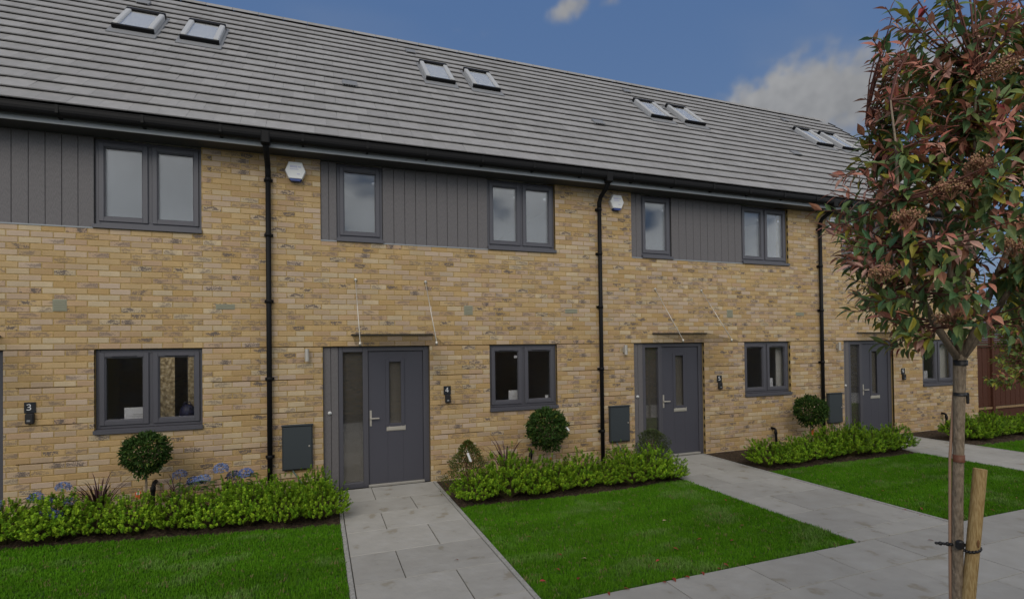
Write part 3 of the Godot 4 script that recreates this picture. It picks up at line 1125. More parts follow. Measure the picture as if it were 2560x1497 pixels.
func door(k: int, h: Node3D, o: float) -> void:
	var d := sub("front_door", h)
	var x0 := o - 4.222     # frame begins here; two boards fill the strip beside it
	var x1 := o - door_edge(k)
	boards(d, [o - 4.433, o - 4.325, x0 - 0.002], -0.02, 2.022, -0.05)
	var st := start()
	box(st, Vector3(o - 4.433, -0.02, -0.2), Vector3(x0 - 0.002, 2.0, -0.075))
	part("strip_backing", st, M.soffit_grey, d)
	st = start()
	var zf := -0.055
	var xm := x0 + 0.335
	for q in [[x0, -0.02, x0 + 0.06, 2.023], [xm, -0.02, xm + 0.075, 2.022], [x1 - 0.09, -0.02, x1, 2.023]]:
		cbox(st, Vector3(q[0], q[1], -0.14), Vector3(q[2], q[3], zf), 0.005)
	for q in [[x0 + 0.058, 1.945, xm + 0.002, 2.021], [xm + 0.073, 1.955, x1 - 0.088, 2.021], [x0 + 0.058, -0.018, xm + 0.002, 0.06]]:
		cbox(st, Vector3(q[0], q[1], -0.139), Vector3(q[2], q[3], zf - 0.001), 0.005)
	part("frame", st, M.anthracite, d)
	st = start()
	for z in [-0.073, -0.092, -0.111]: box(st, Vector3(x0 + 0.058, 0.058, z - 0.004), Vector3(xm + 0.002, 1.947, z))
	part("sidelight_pane", st, M.window_glass, d)
	st = start()
	box(st, Vector3(x0 + 0.04, 0.03, -0.128), Vector3(xm + 0.03, 1.97, -0.124))
	part("frosted_sheet", st, M.obscure_glass, d)
	# leaf with a tall narrow light
	var a := xm + 0.078
	var b := x1 - 0.093
	var g0 := o - 3.535
	var g1 := o - 3.315
	st = start()
	for q in [[a, 0.018, g0 - 0.001, 1.952], [g1 + 0.001, 0.018, b, 1.952]]: cbox(st, Vector3(q[0], q[1], -0.13), Vector3(q[2], q[3], -0.078), 0.003)
	box(st, Vector3(g0 - 0.001, 0.018, -0.13), Vector3(g1 + 0.001, 0.862, -0.0782))
	box(st, Vector3(g0 - 0.001, 1.812, -0.13), Vector3(g1 + 0.001, 1.952, -0.0782))
	for q in [[g0 - 0.03, 0.83, g0 + 0.026, 1.842], [g1 - 0.026, 0.83, g1 + 0.03, 1.842], [g0 + 0.024, 1.79, g1 - 0.024, 1.841], [g0 + 0.024, 0.831, g1 - 0.024, 0.886]]:
		cbox(st, Vector3(q[0], q[1], -0.085), Vector3(q[2], q[3], -0.066), 0.006)
	part("door_leaf", st, M.door_paint, d)
	st = start()
	box(st, Vector3(g0 + 0.02, 0.88, -0.105), Vector3(g1 - 0.02, 1.795, -0.098))
	part("pane", st, M.window_glass, d)
	st = start()
	box(st, Vector3(g0 + 0.01, 0.87, -0.122), Vector3(g1 - 0.01, 1.80, -0.118))
	part("frosted_sheet", st, M.obscure_glass, d)
	st = start()
	cbox(st, Vector3(o - 3.555, 0.775, -0.079), Vector3(o - 3.275, 0.848, -0.066), 0.004)
	cbox(st, Vector3(o - 3.535, 0.786, -0.067), Vector3(o - 3.295, 0.834, -0.060), 0.003)
	part("letter_plate", st, M.steel, d)
	st = start()
	cbox(st, Vector3(a + 0.015, 0.86, -0.079), Vector3(a + 0.045, 1.09, -0.068), 0.004)
	cbox(st, Vector3(a + 0.018, 0.962, -0.069), Vector3(a + 0.042, 0.986, -0.022), 0.004)
	cbox(st, Vector3(a + 0.018, 0.964, -0.040), Vector3(a + 0.150, 0.984, -0.022), 0.006)
	cbox(st, Vector3(a + 0.022, 0.885, -0.069), Vector3(a + 0.038, 0.915, -0.060), 0.003)
	part("handle", st, M.steel, d)
	st = start()
	cbox(st, Vector3(xm + 0.07, -0.02, -0.14), Vector3(x1 - 0.085, 0.014, -0.035), 0.004)
	part("threshold", st, M.dull_steel, d)
	st = start(true)
	var bx := o - 4.345
	tube(st, [Vector3(bx, 1.085, -0.05), Vector3(bx, 1.085, -0.034)], [0.026], 14)
	tube(st, [Vector3(bx, 1.085, -0.035), Vector3(bx, 1.085, -0.026)], [0.014], 12)
	part("bell_push", st, M.white_plastic, d)


# ------------------------------------------------------------------ things on the walls
func wall_fittings() -> void:
	var door_of := ["door three", "door four", "door five", "door six"]
	for k in 4:
		var o := L * k
		var num: String = NUMBERS[k]
		if k > 0:
			var ab := thing("alarm_box", ["", "largest white six sided alarm box, over the path of house four", "white six sided alarm box high on house five", "white six sided alarm box partly behind the red leaves of the tree"][k], "alarm box", Vector3(o - L + 0.345, 4.446, 0.0), "alarm boxes under the eaves")
			alarm(ab)
			var wl := thing("wall_light", "slim steel tube light on the brick beside the sidelight of %s" % door_of[k], "wall light", Vector3(o - L + 0.475, 1.915, 0.0), "tube lights beside the doors")
			var st := start(true)
			tube(st, [Vector3(0, -0.085, 0.062), Vector3(0, 0.085, 0.062)], [0.030], 16, false)
			tube(st, [Vector3(0, -0.080, 0.062), Vector3(0, 0.080, 0.062)], [0.027], 16)
			part("tube", st, M.dull_steel, wl)
			st = start()
			cbox(st, Vector3(-0.025, -0.05, 0.0), Vector3(0.025, 0.05, 0.04), 0.003)
			part("bracket", st, M.dull_steel, wl)
			var mb := thing("meter_box", "dark slate grey meter cupboard low on the wall beside %s" % door_of[k], "meter box", Vector3(o - L + 0.345, 0.652, 0.0), "meter cupboards by the doors")
			st = start()
			cbox(st, Vector3(-0.195, -0.305, 0.0), Vector3(0.195, 0.305, 0.055), 0.006)
			part("case", st, M.meter_grey, mb)
			st = start()
			cbox(st, Vector3(-0.185, -0.295, 0.054), Vector3(0.185, 0.285, 0.068), 0.008)
			part("lid", st, M.meter_grey, mb)
			st = start()
			cbox(st, Vector3(-0.203, 0.292, 0.0), Vector3(0.203, 0.312, 0.078), 0.005)
			part("hood", st, M.meter_grey, mb)
			st = start(true)
			tube(st, [Vector3(0.15, 0.01, 0.066), Vector3(0.15, 0.01, 0.073)], [0.012], 10)
			part("lock", st, M.steel, mb)
			var cable := thing("service_cable", "thin green cable hanging under the meter cupboard by %s" % door_of[k], "cable", Vector3(o - L + 0.30, 0.0, 0.0), "cables under the meter cupboards")
			st = start(true)
			tube(st, [Vector3(-0.02, 0.35, 0.03), Vector3(0.0, 0.30, 0.035), Vector3(0.06, 0.22, 0.05), Vector3(0.11, 0.14, 0.08), Vector3(0.12, -0.02, 0.11)], [0.009], 8)
			part("cable", st, M.cable_green, cable)
			st = start(true)
			tube(st, [Vector3(0.12, -0.02, 0.11), Vector3(0.12, 0.10, 0.11)], [0.030, 0.027], 12)
			part("earth_cap", st, mat("cap_grey", lin(0.30, 0.34, 0.40), 0.5) if not M.has("cap_grey") else M.cap_grey, cable)
		# number plate and key safe
		var nx: float = o - 2.655 + [0.065, 0.0, 0.07, 0.02][k]
		var ns := thing("number_plate", "small black house number plate reading %s" % WORDS[k], "house number", Vector3(nx, 1.345, 0.0), "house number plates")
		var st2 := start()
		cbox(st2, Vector3(-0.055, -0.065, 0.0), Vector3(0.055, 0.065, 0.014), 0.003)
		part("plate", st2, M.black_plate if M.has("black_plate") else mat("black_plate", lin(0.022, 0.025, 0.030), 0.3), ns)
		var tm := TextMesh.new()
		tm.text = num
		var f := SystemFont.new()
		f.font_names = PackedStringArray(["Droid Sans"])
		tm.font = f
		tm.font_size = 32
		tm.pixel_size = 0.0030
		tm.depth = 0.003
		put("numeral", tm, M.paper, ns, Vector3(-0.006, 0.004, 0.0152))
		var ks := thing("key_safe", "black key safe on the brick under number plate %s" % WORDS[k], "key safe", Vector3(nx + 0.005, 1.215, 0.0), "key safes under the number plates")
		st2 = start()
		cbox(st2, Vector3(-0.042, -0.06, 0.0), Vector3(0.042, 0.062, 0.048), 0.010)
		part("body", st2, M.rubber, ks)
		st2 = start()
		cbox(st2, Vector3(-0.020, -0.034, 0.046), Vector3(0.014, -0.012, 0.053), 0.003)
		part("dial", st2, M.lead, ks)
		# black stand pipe near the foot of the wall
		var px: float = o - 1.33 + [0.0, 0.0, 0.0, -0.03][k]
		var lean: float = [0.0, 0.07, 0.0, 0.02][k]
		var sp := thing("vent_pipe", "short black pipe with a bent head at the wall foot of house %s" % WORDS[k], "pipe", Vector3(px, 0.0, 0.0), "black pipes at the foot of the walls")
		st2 = start(true)
		tube(st2, [Vector3(-lean, -0.05, 0.12), Vector3(0, 0.27, 0.10), Vector3(0.005, 0.325, 0.09), Vector3(0.005, 0.345, 0.06), Vector3(0.005, 0.348, 0.0)], [0.024], 10)
		part("pipe", st2, M.black_plastic, sp)
		st2 = start(true)
		tube(st2, [Vector3(-lean * 0.15, 0.24, 0.102), Vector3(0, 0.30, 0.097)], [0.030], 10)
		part("collar", st2, M.black_plastic, sp)
	# things behind the ground floor windows
	card("white printed card standing inside the window of house three", Vector3(-1.585, 1.115, -0.16), 0.235, 0.165)
	card("white card standing inside the window of house four", Vector3(L - 1.52, 1.115, -0.16), 0.16, 0.17)
	card("white card standing inside the window of house five", Vector3(L * 2 - 1.19, 1.115, -0.16), 0.17, 0.19)
	card("white card standing inside the window of house six", Vector3(L * 3 - 1.64, 1.115, -0.16), 0.19, 0.2)
	for k in [2, 3]:
		var cu := thing("curtain", "pale curtain drawn aside inside the window of house %s" % WORDS[k], "curtain", Vector3(L * k, 0, -0.2), "pale curtains behind the windows")
		var st := start(true)
		var xa := -0.98 if k == 2 else -1.30
		for i in 24:
			var p := []
			for q in [[0, 0], [1, 0], [1, 1], [0, 1]]:
				var u: float = (i + q[0]) / 24.0
				p.append(Vector3(lerpf(xa, -0.80, u), 1.02 + 1.05 * q[1], 0.02 * sin(u * 40.0)))
			face(st, p, Vector3(0, 0, 1))
		part("cloth", st, M.off_white, cu)
		st = start(true)
		tube(st, [Vector3(xa - 0.05, 2.08, 0), Vector3(-0.78, 2.08, 0)], [0.012], 8)
		part("rail", st, M.dull_steel, cu)
	var bag := thing("blue_bag", "dark blue bag slumped inside the window of house three", "bag", Vector3(-1.02, 1.0, -0.25))
	var st3 := start(true)
	lump(st3, Vector3(0, 0.17, 0), Vector3(0.10, 0.12, 0.07))
	part("body", st3, M.pot_blue, bag)
	st3 = start(true)
	tube(st3, [Vector3(-0.05, 0.25, 0), Vector3(-0.04, 0.31, 0), Vector3(0.03, 0.31, 0), Vector3(0.05, 0.24, 0)], [0.008], 6)
	part("strap", st3, M.pot_blue, bag)
	var gb := thing("green_bag", "green bag at the edge of the window of house three", "bag", Vector3(-0.87, 1.0, -0.25))
	st3 = start(true)
	lump(st3, Vector3(0, 0.18, 0), Vector3(0.075, 0.15, 0.07))
	part("body", st3, M.bag_green, gb)
	st3 = start(true)
	lump(st3, Vector3(0, 0.33, 0), Vector3(0.03, 0.04, 0.03))
	part("tied_neck", st3, M.bag_green, gb)
	var tb := thing("kitchen_worktop", "dark worktop under the windows inside house three", "worktop", Vector3(-1.4, 0, -0.62))
	st3 = start()
	cbox(st3, Vector3(-1.1, 0.93, -0.3), Vector3(1.2, 0.97, 0.3), 0.004)
	part("top", st3, M.room_floor, tb)
	st3 = start()
	box(st3, Vector3(-1.08, 0.0, -0.28), Vector3(1.18, 0.929, 0.29))
	part("cupboards", st3, M.plaster, tb)


func card(label: String, at: Vector3, w: float, h: float) -> void:
	var c := thing("paper_card", label, "card", at, "white cards behind the windows")
	var st := start()
	box(st, Vector3(-w / 2, 0, -0.002), Vector3(w / 2, h, 0))
	part("sheet", st, M.paper, c)
	st = start()
	box(st, Vector3(-w * 0.1, h * 0.42, 0), Vector3(w * 0.34, h * 0.5, 0.0012))
	box(st, Vector3(-w * 0.3, h * 0.28, 0), Vector3(w * 0.34, h * 0.33, 0.0012))
	part("print", st, M.paper_ink, c)


func alarm(ab: Node3D) -> void:
	var hexa := [Vector2(-0.135, 0.005), Vector2(-0.085, 0.13), Vector2(0.085, 0.13), Vector2(0.135, 0.005), Vector2(0.085, -0.105), Vector2(-0.085, -0.105)]
	var foot := [Vector2(-0.080, -0.106), Vector2(0.080, -0.106), Vector2(0.060, -0.134), Vector2(-0.060, -0.134)]
	for q in [["cover", hexa, M.white_plastic], ["base_strip", foot, M.blue_plastic]]:
		var st := start()
		var fr := []
		var poly: Array = q[1]
		for p in poly: fr.append(Vector3(p.x * 0.93, p.y * 0.93 if q[0] == "cover" else p.y, 0.075))
		face(st, fr, Vector3(0, 0, 1))
		for i in poly.size():
			var j: int = (i + 1) % poly.size()
			var a: Vector2 = poly[i]
			var b: Vector2 = poly[j]
			var m := (a + b) / 2 - (Vector2.ZERO if q[0] == "cover" else Vector2(0, -0.11))
			face(st, [fr[i], fr[j], Vector3(b.x, b.y, 0.058), Vector3(a.x, a.y, 0.058)], Vector3(m.x, m.y, 0.05))
			face(st, [Vector3(a.x, a.y, 0.058), Vector3(b.x, b.y, 0.058), Vector3(b.x, b.y, 0.0), Vector3(a.x, a.y, 0.0)], Vector3(m.x, m.y, 0))
		part(q[0], st, q[2], ab)
	var st2 := start()
	for r in [[-0.07, 0.045, 0.025, 0.075], [0.033, 0.05, 0.075, 0.07], [-0.07, 0.02, 0.04, 0.032], [0.02, -0.045, 0.06, -0.03]]:
		box(st2, Vector3(r[0], r[1], 0.0748), Vector3(r[2], r[3], 0.0762))
	part("print", st2, M.print_blue, ab)


# ------------------------------------------------------------------ fence and the other side of the street
func fence() -> void:
	var f := thing("timber_fence", "tall red brown timber fence with slatted top beyond the end house", "fence", Vector3(15.36, -0.1, -0.7))
	var n := 0
	for i in 5:
		var st := start()
		cbox(st, Vector3(i * 1.83, 0, -0.05), Vector3(i * 1.83 + 0.1, 2.85, 0.05), 0.008)
		part("post", st, M.fence_wood, f)
		if i == 4: break
		for b in 16:
			st = start()
			var x := i * 1.83 + 0.104 + b * 0.1078
			cbox(st, Vector3(x, 0.36, -0.03 + (0.006 if b % 2 else 0.0)), Vector3(x + 0.106, 1.92, -0.012 + (0.006 if b % 2 else 0.0)), 0.003)
			part("board", st, M.fence_wood, f)
		for s in 16:
			st = start()
			var y := 2.0 + s * 0.052
			cbox(st, Vector3(i * 1.83 + 0.102, y, -0.012), Vector3(i * 1.83 + 1.828, y + 0.046, 0.012), 0.003)
			part("slat", st, M.fence_wood, f)
		for y in [0.30, 1.925]:
			st = start()
			cbox(st, Vector3(i * 1.83 + 0.101, y, -0.03), Vector3(i * 1.83 + 1.829, y + 0.05, 0.03), 0.004)
			part("rail", st, M.pale_wood if y < 1.0 else M.fence_wood, f)
		st = start()
		cbox(st, Vector3(i * 1.83 + 0.101, 0.0, -0.025), Vector3(i * 1.83 + 1.829, 0.298, 0.0), 0.004)
		part("gravel_board", st, M.fence_wood, f)


func across_the_street() -> void:
	# a low garage block behind the camera: the ground floor panes mirror its brick wall
	var h := thing("garage_block", "low brick garage wall across the court, mirrored in the ground floor windows", "garage", Vector3(10, -0.12, 9.6))
	h.rotation.y = PI
	var st := start()
	box(st, Vector3(-26, 0, -6), Vector3(26, 2.9, -0.0065))
	part("wall", st, M.mortar, h)
	st = start()
	for r in 38:
		for n in 130:
			var x := -14.6 + n * 0.225 + (0.1125 if r % 2 else 0.0)
			brick_shape(st, x, x + 0.215, r * 0.075 + 0.005, r * 0.075 + 0.07, rnd(-0.001, 0.001), rng.randi() % 64, rng.randf() < 0.5)
	part("bricks", st, M.brick, h).set_meta("kind", "stuff")
	st = start()
	cbox(st, Vector3(-26.1, 2.9, -6.1), Vector3(26.1, 3.02, 0.12), 0.01)
	part("roof", st, M.lead, h)
	# earth bank behind house three, seen through its rear glazing
	var e := thing("earth_bank", "tan rubble bank seen through the rear glazing of house three", "earth bank", Vector3(-4.5, -0.16, -13.0))
	st = start(true)
	for i in 24:
		for j in 8:
			var pts := []
			for q in [[0, 0], [1, 0], [1, 1], [0, 1]]:
				var x: float = -5.0 + 10.0 * (i + q[0]) / 24.0
				var t: float = (j + q[1]) / 8.0
				pts.append(Vector3(x, 2.6 * sin(t * PI * 0.5) + 0.15 * sin(x * 3.0 + t * 9.0), 2.5 - 3.5 * t + 0.2 * sin(x * 5.0 + t * 4.0)))
			face(st, pts, Vector3(0, 0.6, 1))
	part("bank", st, M.rubble, e)


# ------------------------------------------------------------------ beds
func hedge_shrub_mesh(s: int) -> Array:
	rng.seed = 500 + s
	var shade_of_kind: float = [1.0, 0.88, 1.1, 0.94][s]
	var lf := start()
	var stem := start(true)
	for i in 400:
		var d := rdir()
		d.y = abs(d.y) * 0.95 - 0.12
		d = d.normalized()
		var reach := rnd(0.80, 1.05) * (1.0 + 0.16 * sin(d.x * 7.0 + s) * cos(d.z * 6.0 + s * 2.0))
		if rng.randf() < 0.22: reach *= 0.68
		if i % 60 == 0: reach *= 1.3
		var tip := Vector3(d.x * 0.31, 0.14 + d.y * 0.28, d.z * 0.31) * reach + Vector3(0, 0.015, 0)
		var base := tip * 0.30
		var grow := (tip - base).normalized().lerp(Vector3.UP, 0.18).normalized()
		if i % 5 == 0: tube(stem, [Vector3(tip.x * 0.1, -0.02, tip.z * 0.1), base, tip - grow * 0.02], [0.006, 0.004, 0.002], 5, false)
		var hue := rng.randf()
		for w in 5:
			var at := tip - grow * (0.036 - w * 0.009)
			for l in 5:
				var a := TAU * (l + 0.5 * w + rng.randf() * 0.4) / 5.0
				var side := grow.cross(Vector3(cos(a), 0.3, sin(a))).normalized()
				var dir := (side * (1.0 - w * 0.08) + grow * (0.15 + w * 0.14)).normalized()
				var c := Color(0.085, 0.215, 0.014).lerp(Color(0.32, 0.48, 0.034), hue * 0.75 + rng.randf() * 0.25) * shade_of_kind
				if rng.randf() < 0.10: c = Color(0.06, 0.13, 0.012)
				leaf(lf, at, dir, grow, rnd(0.015, 0.024), rnd(0.011, 0.017), c)
	return [done(lf), done(stem)]


func beds() -> void:
	var kinds := []
	for s in 4: kinds.append(hedge_shrub_mesh(s))
	rng.seed = 77
	var ord := ["first", "second", "third", "fourth", "fifth", "sixth", "seventh", "eighth", "ninth", "tenth", "eleventh", "twelfth"]
	# rows: the bed's name, then x of each plant from the path outwards
	var rows := [
		["from the path to door four, below the window of house three", [0.66, 0.26, -0.12, -0.52, -0.90, -1.27, -1.66, -2.04, -2.42, -2.80], 1.18],
		["from the path to door four, below the window of house four", [2.56, 2.93, 3.30, 3.70, 4.07, 4.44, 4.82, 5.18, 5.50], 1.20],
		["from the path to door five, below the window of house five", [7.42, 7.82, 8.22, 8.62, 9.02, 9.42, 9.82, 10.18, 10.50], 1.18],
		["from the path to door six, before the timber fence", [12.72, 13.08, 13.45, 13.85, 14.25, 14.65, 15.05, 15.5, 15.95, 16.4], 1.05]]
	var first := {}
	for r in rows:
		for i in r[1].size():
			var v := rng.randi() % 4
			var at := Vector3(r[1][i] + rnd(-0.04, 0.04), 0.0, r[2] + 0.06 + rnd(-0.06, 0.06))
			if r[2] == 1.18 and r[1][0] < 1.0: at.z += bed_front(1, at.x) - 1.46
			var label := "%s green shrub %s" % [ord[i], r[0]]
			if not first.has(v):
				var o := thing("hedge_shrub", label, "shrub", at, "bright green low shrubs")
				put("foliage", kinds[v][0], M.foliage, o)
				put("stems", kinds[v][1], M.twig_green, o)
				first[v] = o
				o.rotation.y = rnd(0, TAU)
			else:
				copy(first[v], "hedge_shrub", label, at, rnd(0, TAU), Vector3.ONE * rnd(0.82, 1.2) * Vector3(1, rnd(0.78, 1.2), 1))
	for q in [[-0.35, 0.62, "house three, left of the drain pipe"], [0.05, 0.70, "house three, under the drain pipe"], [0.55, 0.55, "house four, under the meter cupboard"], [5.05, 0.75, "house five, by the drain pipe"], [10.35, 0.7, "house six, by the drain pipe"]]:
		copy(first.values()[0], "hedge_shrub", "green shrub close to the wall of %s" % q[2], Vector3(q[0], 0.0, q[1]), rnd(0, TAU), Vector3(0.9, 1.0, 0.9))
	topiaries(first)
	wall_plants()


func topiaries(_f: Dictionary) -> void:
	rng.seed = 31
	var t: Node3D = null
	var spots := [[Vector3(-1.30, 0, 0.50), 0.80, 0.27, "largest dark ball topped bay tree, before the window of house three"], [Vector3(3.90, 0, 0.48), 0.745, 0.31, "ball topped bay tree before the window of house four, white slip on its crown"], [Vector3(9.36, 0, 0.48), 0.72, 0.285, "ball topped bay tree before the drain pipe of house five"]]
	for q in spots:
		if t == null:
			t = thing("bay_tree", q[3], "topiary tree", q[0], "ball topped bay trees")
			var st := start(true)
			tube(st, [Vector3(0.01, -0.05, 0), Vector3(-0.008, 0.2, 0.004), Vector3(0.004, 0.42, 0), Vector3(0, 0.7, 0)], [0.016, 0.013, 0.013, 0.01], 8)
			for i in 26:
				var d := rdir()
				tube(st, [Vector3(0, 0.52 + 0.15 * rng.randf(), 0), Vector3(0, 0.78, 0) + d * 0.2], [0.006, 0.002], 5, false)
			part("trunk", st, M.bark, t)
			st = start()
			for i in 3400:
				var d := rdir()
				var bump := 1.0 + 0.07 * sin(d.x * 9.0) * cos(d.z * 8.0 + 1.0) + 0.05 * sin(d.y * 13.0)
				var rad := 0.235 * bump * pow(rnd(0.25, 1.0), 0.28)
				if rng.randf() < 0.05: rad *= 1.12
				var at := Vector3(0, 0.80, 0) + Vector3(d.x, d.y * 0.95 - (0.25 if d.y < -0.6 and abs(d.x) < 0.4 and rng.randf() < 0.4 else 0.0), d.z) * rad
				var dir := (d + rdir() * 0.9 + Vector3.UP * 0.15).normalized()
				var c := Color(0.022, 0.052, 0.014).lerp(Color(0.050, 0.092, 0.022), rng.randf())
				if rng.randf() < 0.06: c = Color(0.12, 0.15, 0.03)
				leaf(st, at, dir, (d + rdir() * 0.5).normalized(), rnd(0.036, 0.056), rnd(0.017, 0.024), c)
			part("crown", st, M.foliage, t)
		else:
			var s: float = q[2] / 0.245
			copy(t, "bay_tree", q[3], q[0] + Vector3(0, q[1] - 0.80 * s, 0), rnd(0, TAU), Vector3.ONE * s)
	# slips and tags hanging on the plants
	slip("plant_tag", "orange tag with white top hanging on the stem of the bay tree at house three", Vector3(-1.365, 0.36, 0.56), 0.055, 0.085, M.tag_orange, 0.1)
	slip("plant_tag", "small red tag on the stem of the bay tree at house four", Vector3(3.935, 0.30, 0.53), 0.03, 0.04, M.tag_orange, 0.0)
	slip("plant_tag", "red tag on the stem of the bay tree at house five", Vector3(9.36, 0.37, 0.52), 0.055, 0.11, M.tag_orange, 0.0)
	slip("plant_slip", "white slip stuck in the crown of the bay tree at house four", Vector3(4.10, 0.78, 0.74), 0.028, 0.075, M.paper, 0.7)


func slip(called: String, label: String, at: Vector3, w: float, h: float, m: Material, roll: float) -> void:
	var o := thing(called, label, "plant tag", at, "tags and slips on the plants")
	o.rotation.z = roll
	var st := start()
	cbox(st, Vector3(-w / 2, -h, -0.001), Vector3(w / 2, 0, 0.001), 0.0008)
	part("slip", st, m, o)
	st = start(true)
	tube(st, [Vector3(0, -0.005, 0), Vector3(0.01, 0.03, -0.02)], [0.0015], 5)
	part("string", st, M.paper, o)
	if called == "plant_tag" and w > 0.05 and roll > 0.0:
		st = start()
		box(st, Vector3(-w * 0.3, -h * 0.4, 0.001), Vector3(w * 0.3, -h * 0.08, 0.0022))
		part("white_patch", st, M.paper, o)


func wall_plants() -> void:
	rng.seed = 91
	# hydrangeas
	var hyd := [[Vector3(-2.20, 0, 0.52), 0.9, "hydrangea with dull blue head nearest to number plate 3"], [Vector3(-2.0, 0, 0.85), 0.72, "low hydrangea with blue heads before the purple blades at house three"], [Vector3(-2.62, 0, 0.75), 0.8, "blue hydrangea at the left edge of the bed of house three"], [Vector3(-0.83, 0, 0.52), 0.95, "hydrangea with lilac heads close to the black pipe at house three"], [Vector3(-0.36, 0, 0.62), 1.05, "hydrangea with the brightest blue heads near the drain pipe"]]
	var src := []
	for s in 2:
		var o: Node3D = null
		o = thing("hydrangea", hyd[s][2], "hydrangea", hyd[s][0], "blue hydrangeas")
		var st := start()
		for i in 70:
			var a := rnd(0, TAU)
			var r := rnd(0.02, 0.19)
			var at := Vector3(cos(a) * r, rnd(0.14, 0.44), sin(a) * r)
			leaf(st, at, Vector3(cos(a), rnd(-0.2, 0.5), sin(a)), Vector3.UP, rnd(0.08, 0.12), rnd(0.05, 0.07), Color(0.030, 0.070, 0.018).lerp(Color(0.08, 0.10, 0.035), rng.randf()), true)
		part("foliage", st, M.foliage, o)
		st = start(true)
		for i in 7: tube(st, [Vector3(0, -0.02, 0), Vector3(rnd(-0.1, 0.1), 0.22, rnd(-0.1, 0.1)), Vector3(rnd(-0.15, 0.15), 0.4, rnd(-0.15, 0.15))], [0.006, 0.004], 5, false)
		part("stems", st, M.twig_green, o)
		for f in 3:
			var c0 := Vector3([-0.12, 0.13, 0.02][f], [0.44, 0.53, 0.40][f], [0.06, 0.0, 0.16][f])
			st = start()
			var tint := [Color(0.16, 0.23, 0.50), Color(0.22, 0.29, 0.52), Color(0.13, 0.15, 0.26)][(f + s) % 3] as Color
			for i in 190:
				var d := rdir()
				if d.y < -0.5: continue
				for l in 3:
					leaf(st, c0 + Vector3(d.x * 0.075, d.y * 0.060, d.z * 0.075), (d * 0.4 + rdir()).normalized(), d, 0.016, 0.013, tint * rnd(0.7, 1.25))
			part("flower_head", st, M.petal, o)
		src.append(o)
		o.scale = Vector3.ONE * hyd[s][1]
	for i in range(2, hyd.size()):
		copy(src[i % 2], "hydrangea", hyd[i][2], hyd[i][0], rnd(0, TAU), Vector3.ONE * hyd[i][1])
	# purple blade clumps
	var ph := [[Vector3(-1.72, 0, 0.60), 1.0, "largest clump of dark purple strap leaves, under the window of house three"], [Vector3(-0.98, 0, 0.50), 0.85, "thin clump of dark purple strap leaves by the black pipe at house three"], [Vector3(3.14, 0, 0.72), 1.2, "clump of dark purple strap leaves under the window of house four"]]
	for k in 3:
		var o := thing("purple_flax", ph[k][2], "flax plant", ph[k][0], "purple flax clumps")
		o.scale = Vector3.ONE * ph[k][1]
		for part_no in 2:
			var st := start()
			for i in ([34, 14, 16][k] as int) / 2 + 2:
				var a := rnd(0, TAU)
				var reach := rnd(0.12, 0.48)
				var hgt := rnd(0.50, 0.86)
				var c := Color(0.045, 0.018, 0.022).lerp(Color(0.085, 0.040, 0.040), rng.randf())
				st.set_color(c)
				var side := Vector3(-sin(a), 0, cos(a)) * rnd(0.010, 0.017)
				var prev := []
				for j in 7:
					var u := j / 6.0
					var p := Vector3(cos(a), 0, sin(a)) * (0.03 + reach * u * u) + Vector3.UP * (hgt * (u - 0.28 * u * u * u))
					var w := side * (1.0 - u * u * 0.95)
					if prev.size():
						face(st, [prev[0], prev[1], p + w, p - w], Vector3(cos(a), 1, sin(a)))
					prev = [p - w, p + w]
			part("blades", st, M.purple_blade, o)
	# two bushes at the path corners
	for q in [[Vector3(2.56, 0, 0.78), 0.42, 0.66, "pointed bronze and green bush at the corner by door four, white slip on it", true], [Vector3(5.62, 0, 0.74), 0.27, 0.60, "rounded grey green bush beside the sidelight of door five", false]]:
		var o := thing("corner_bush", q[3], "bush", q[0])
		var st := start(true)
		for i in 9: tube(st, [Vector3(0, -0.03, 0), Vector3(rnd(-0.05, 0.05), 0.15, rnd(-0.05, 0.05)), Vector3(rnd(-0.12, 0.12), q[2] * 0.75, rnd(-0.12, 0.12))], [0.007, 0.004], 5, false)
		part("stems", st, M.twig, o)
		st = start()
		for i in 3600:
			var d := rdir()
			var u := pow(rng.randf(), 0.8)
			var hh: float = q[2] * u + 0.03
			var width: float = q[1] * (pow(1.0 - u, 0.75) * 1.05 + 0.02 if q[4] else sqrt(max(0.0, 1.0 - pow(2.0 * u - 0.9, 2) * 0.8)))
			var at := Vector3(d.x, 0, d.z).normalized() * width * sqrt(rnd(0.3, 1.0)) * (1.0 + 0.18 * sin(u * 17.0 + atan2(d.z, d.x) * 3.0)) + Vector3(0, hh, 0)
			var c := Color(0.05, 0.085, 0.022).lerp(Color(0.10, 0.13, 0.03), rng.randf())
			if q[4] and rng.randf() < 0.18: c = Color(0.16, 0.085, 0.025)
			if not q[4]: c = Color(0.05, 0.075, 0.035).lerp(Color(0.10, 0.12, 0.05), rng.randf())
			leaf(st, at, (Vector3(d.x, 0.7, d.z) + rdir() * 0.6).normalized(), (d + Vector3.UP * 0.3).normalized(), rnd(0.025, 0.04), rnd(0.010, 0.015), c)
		part("foliage", st, M.foliage, o)
	slip("plant_slip", "white slip hanging on the pointed bronze bush by door four", Vector3(2.50, 0.57, 0.98), 0.03, 0.13, M.paper, 0.35)


# ------------------------------------------------------------------ young trees on the pavement edge
func photinia_trees() -> void:
	photinia(Vector3(4.01, 0, 5.87), "young street tree with red and green leaves and pink seed heads, tied to a stake", 0, 300)
	photinia(Vector3(9.0, 0, 4.0), "yellow green low boughs of a second young tree before the fence", 1, 60, 1.0)


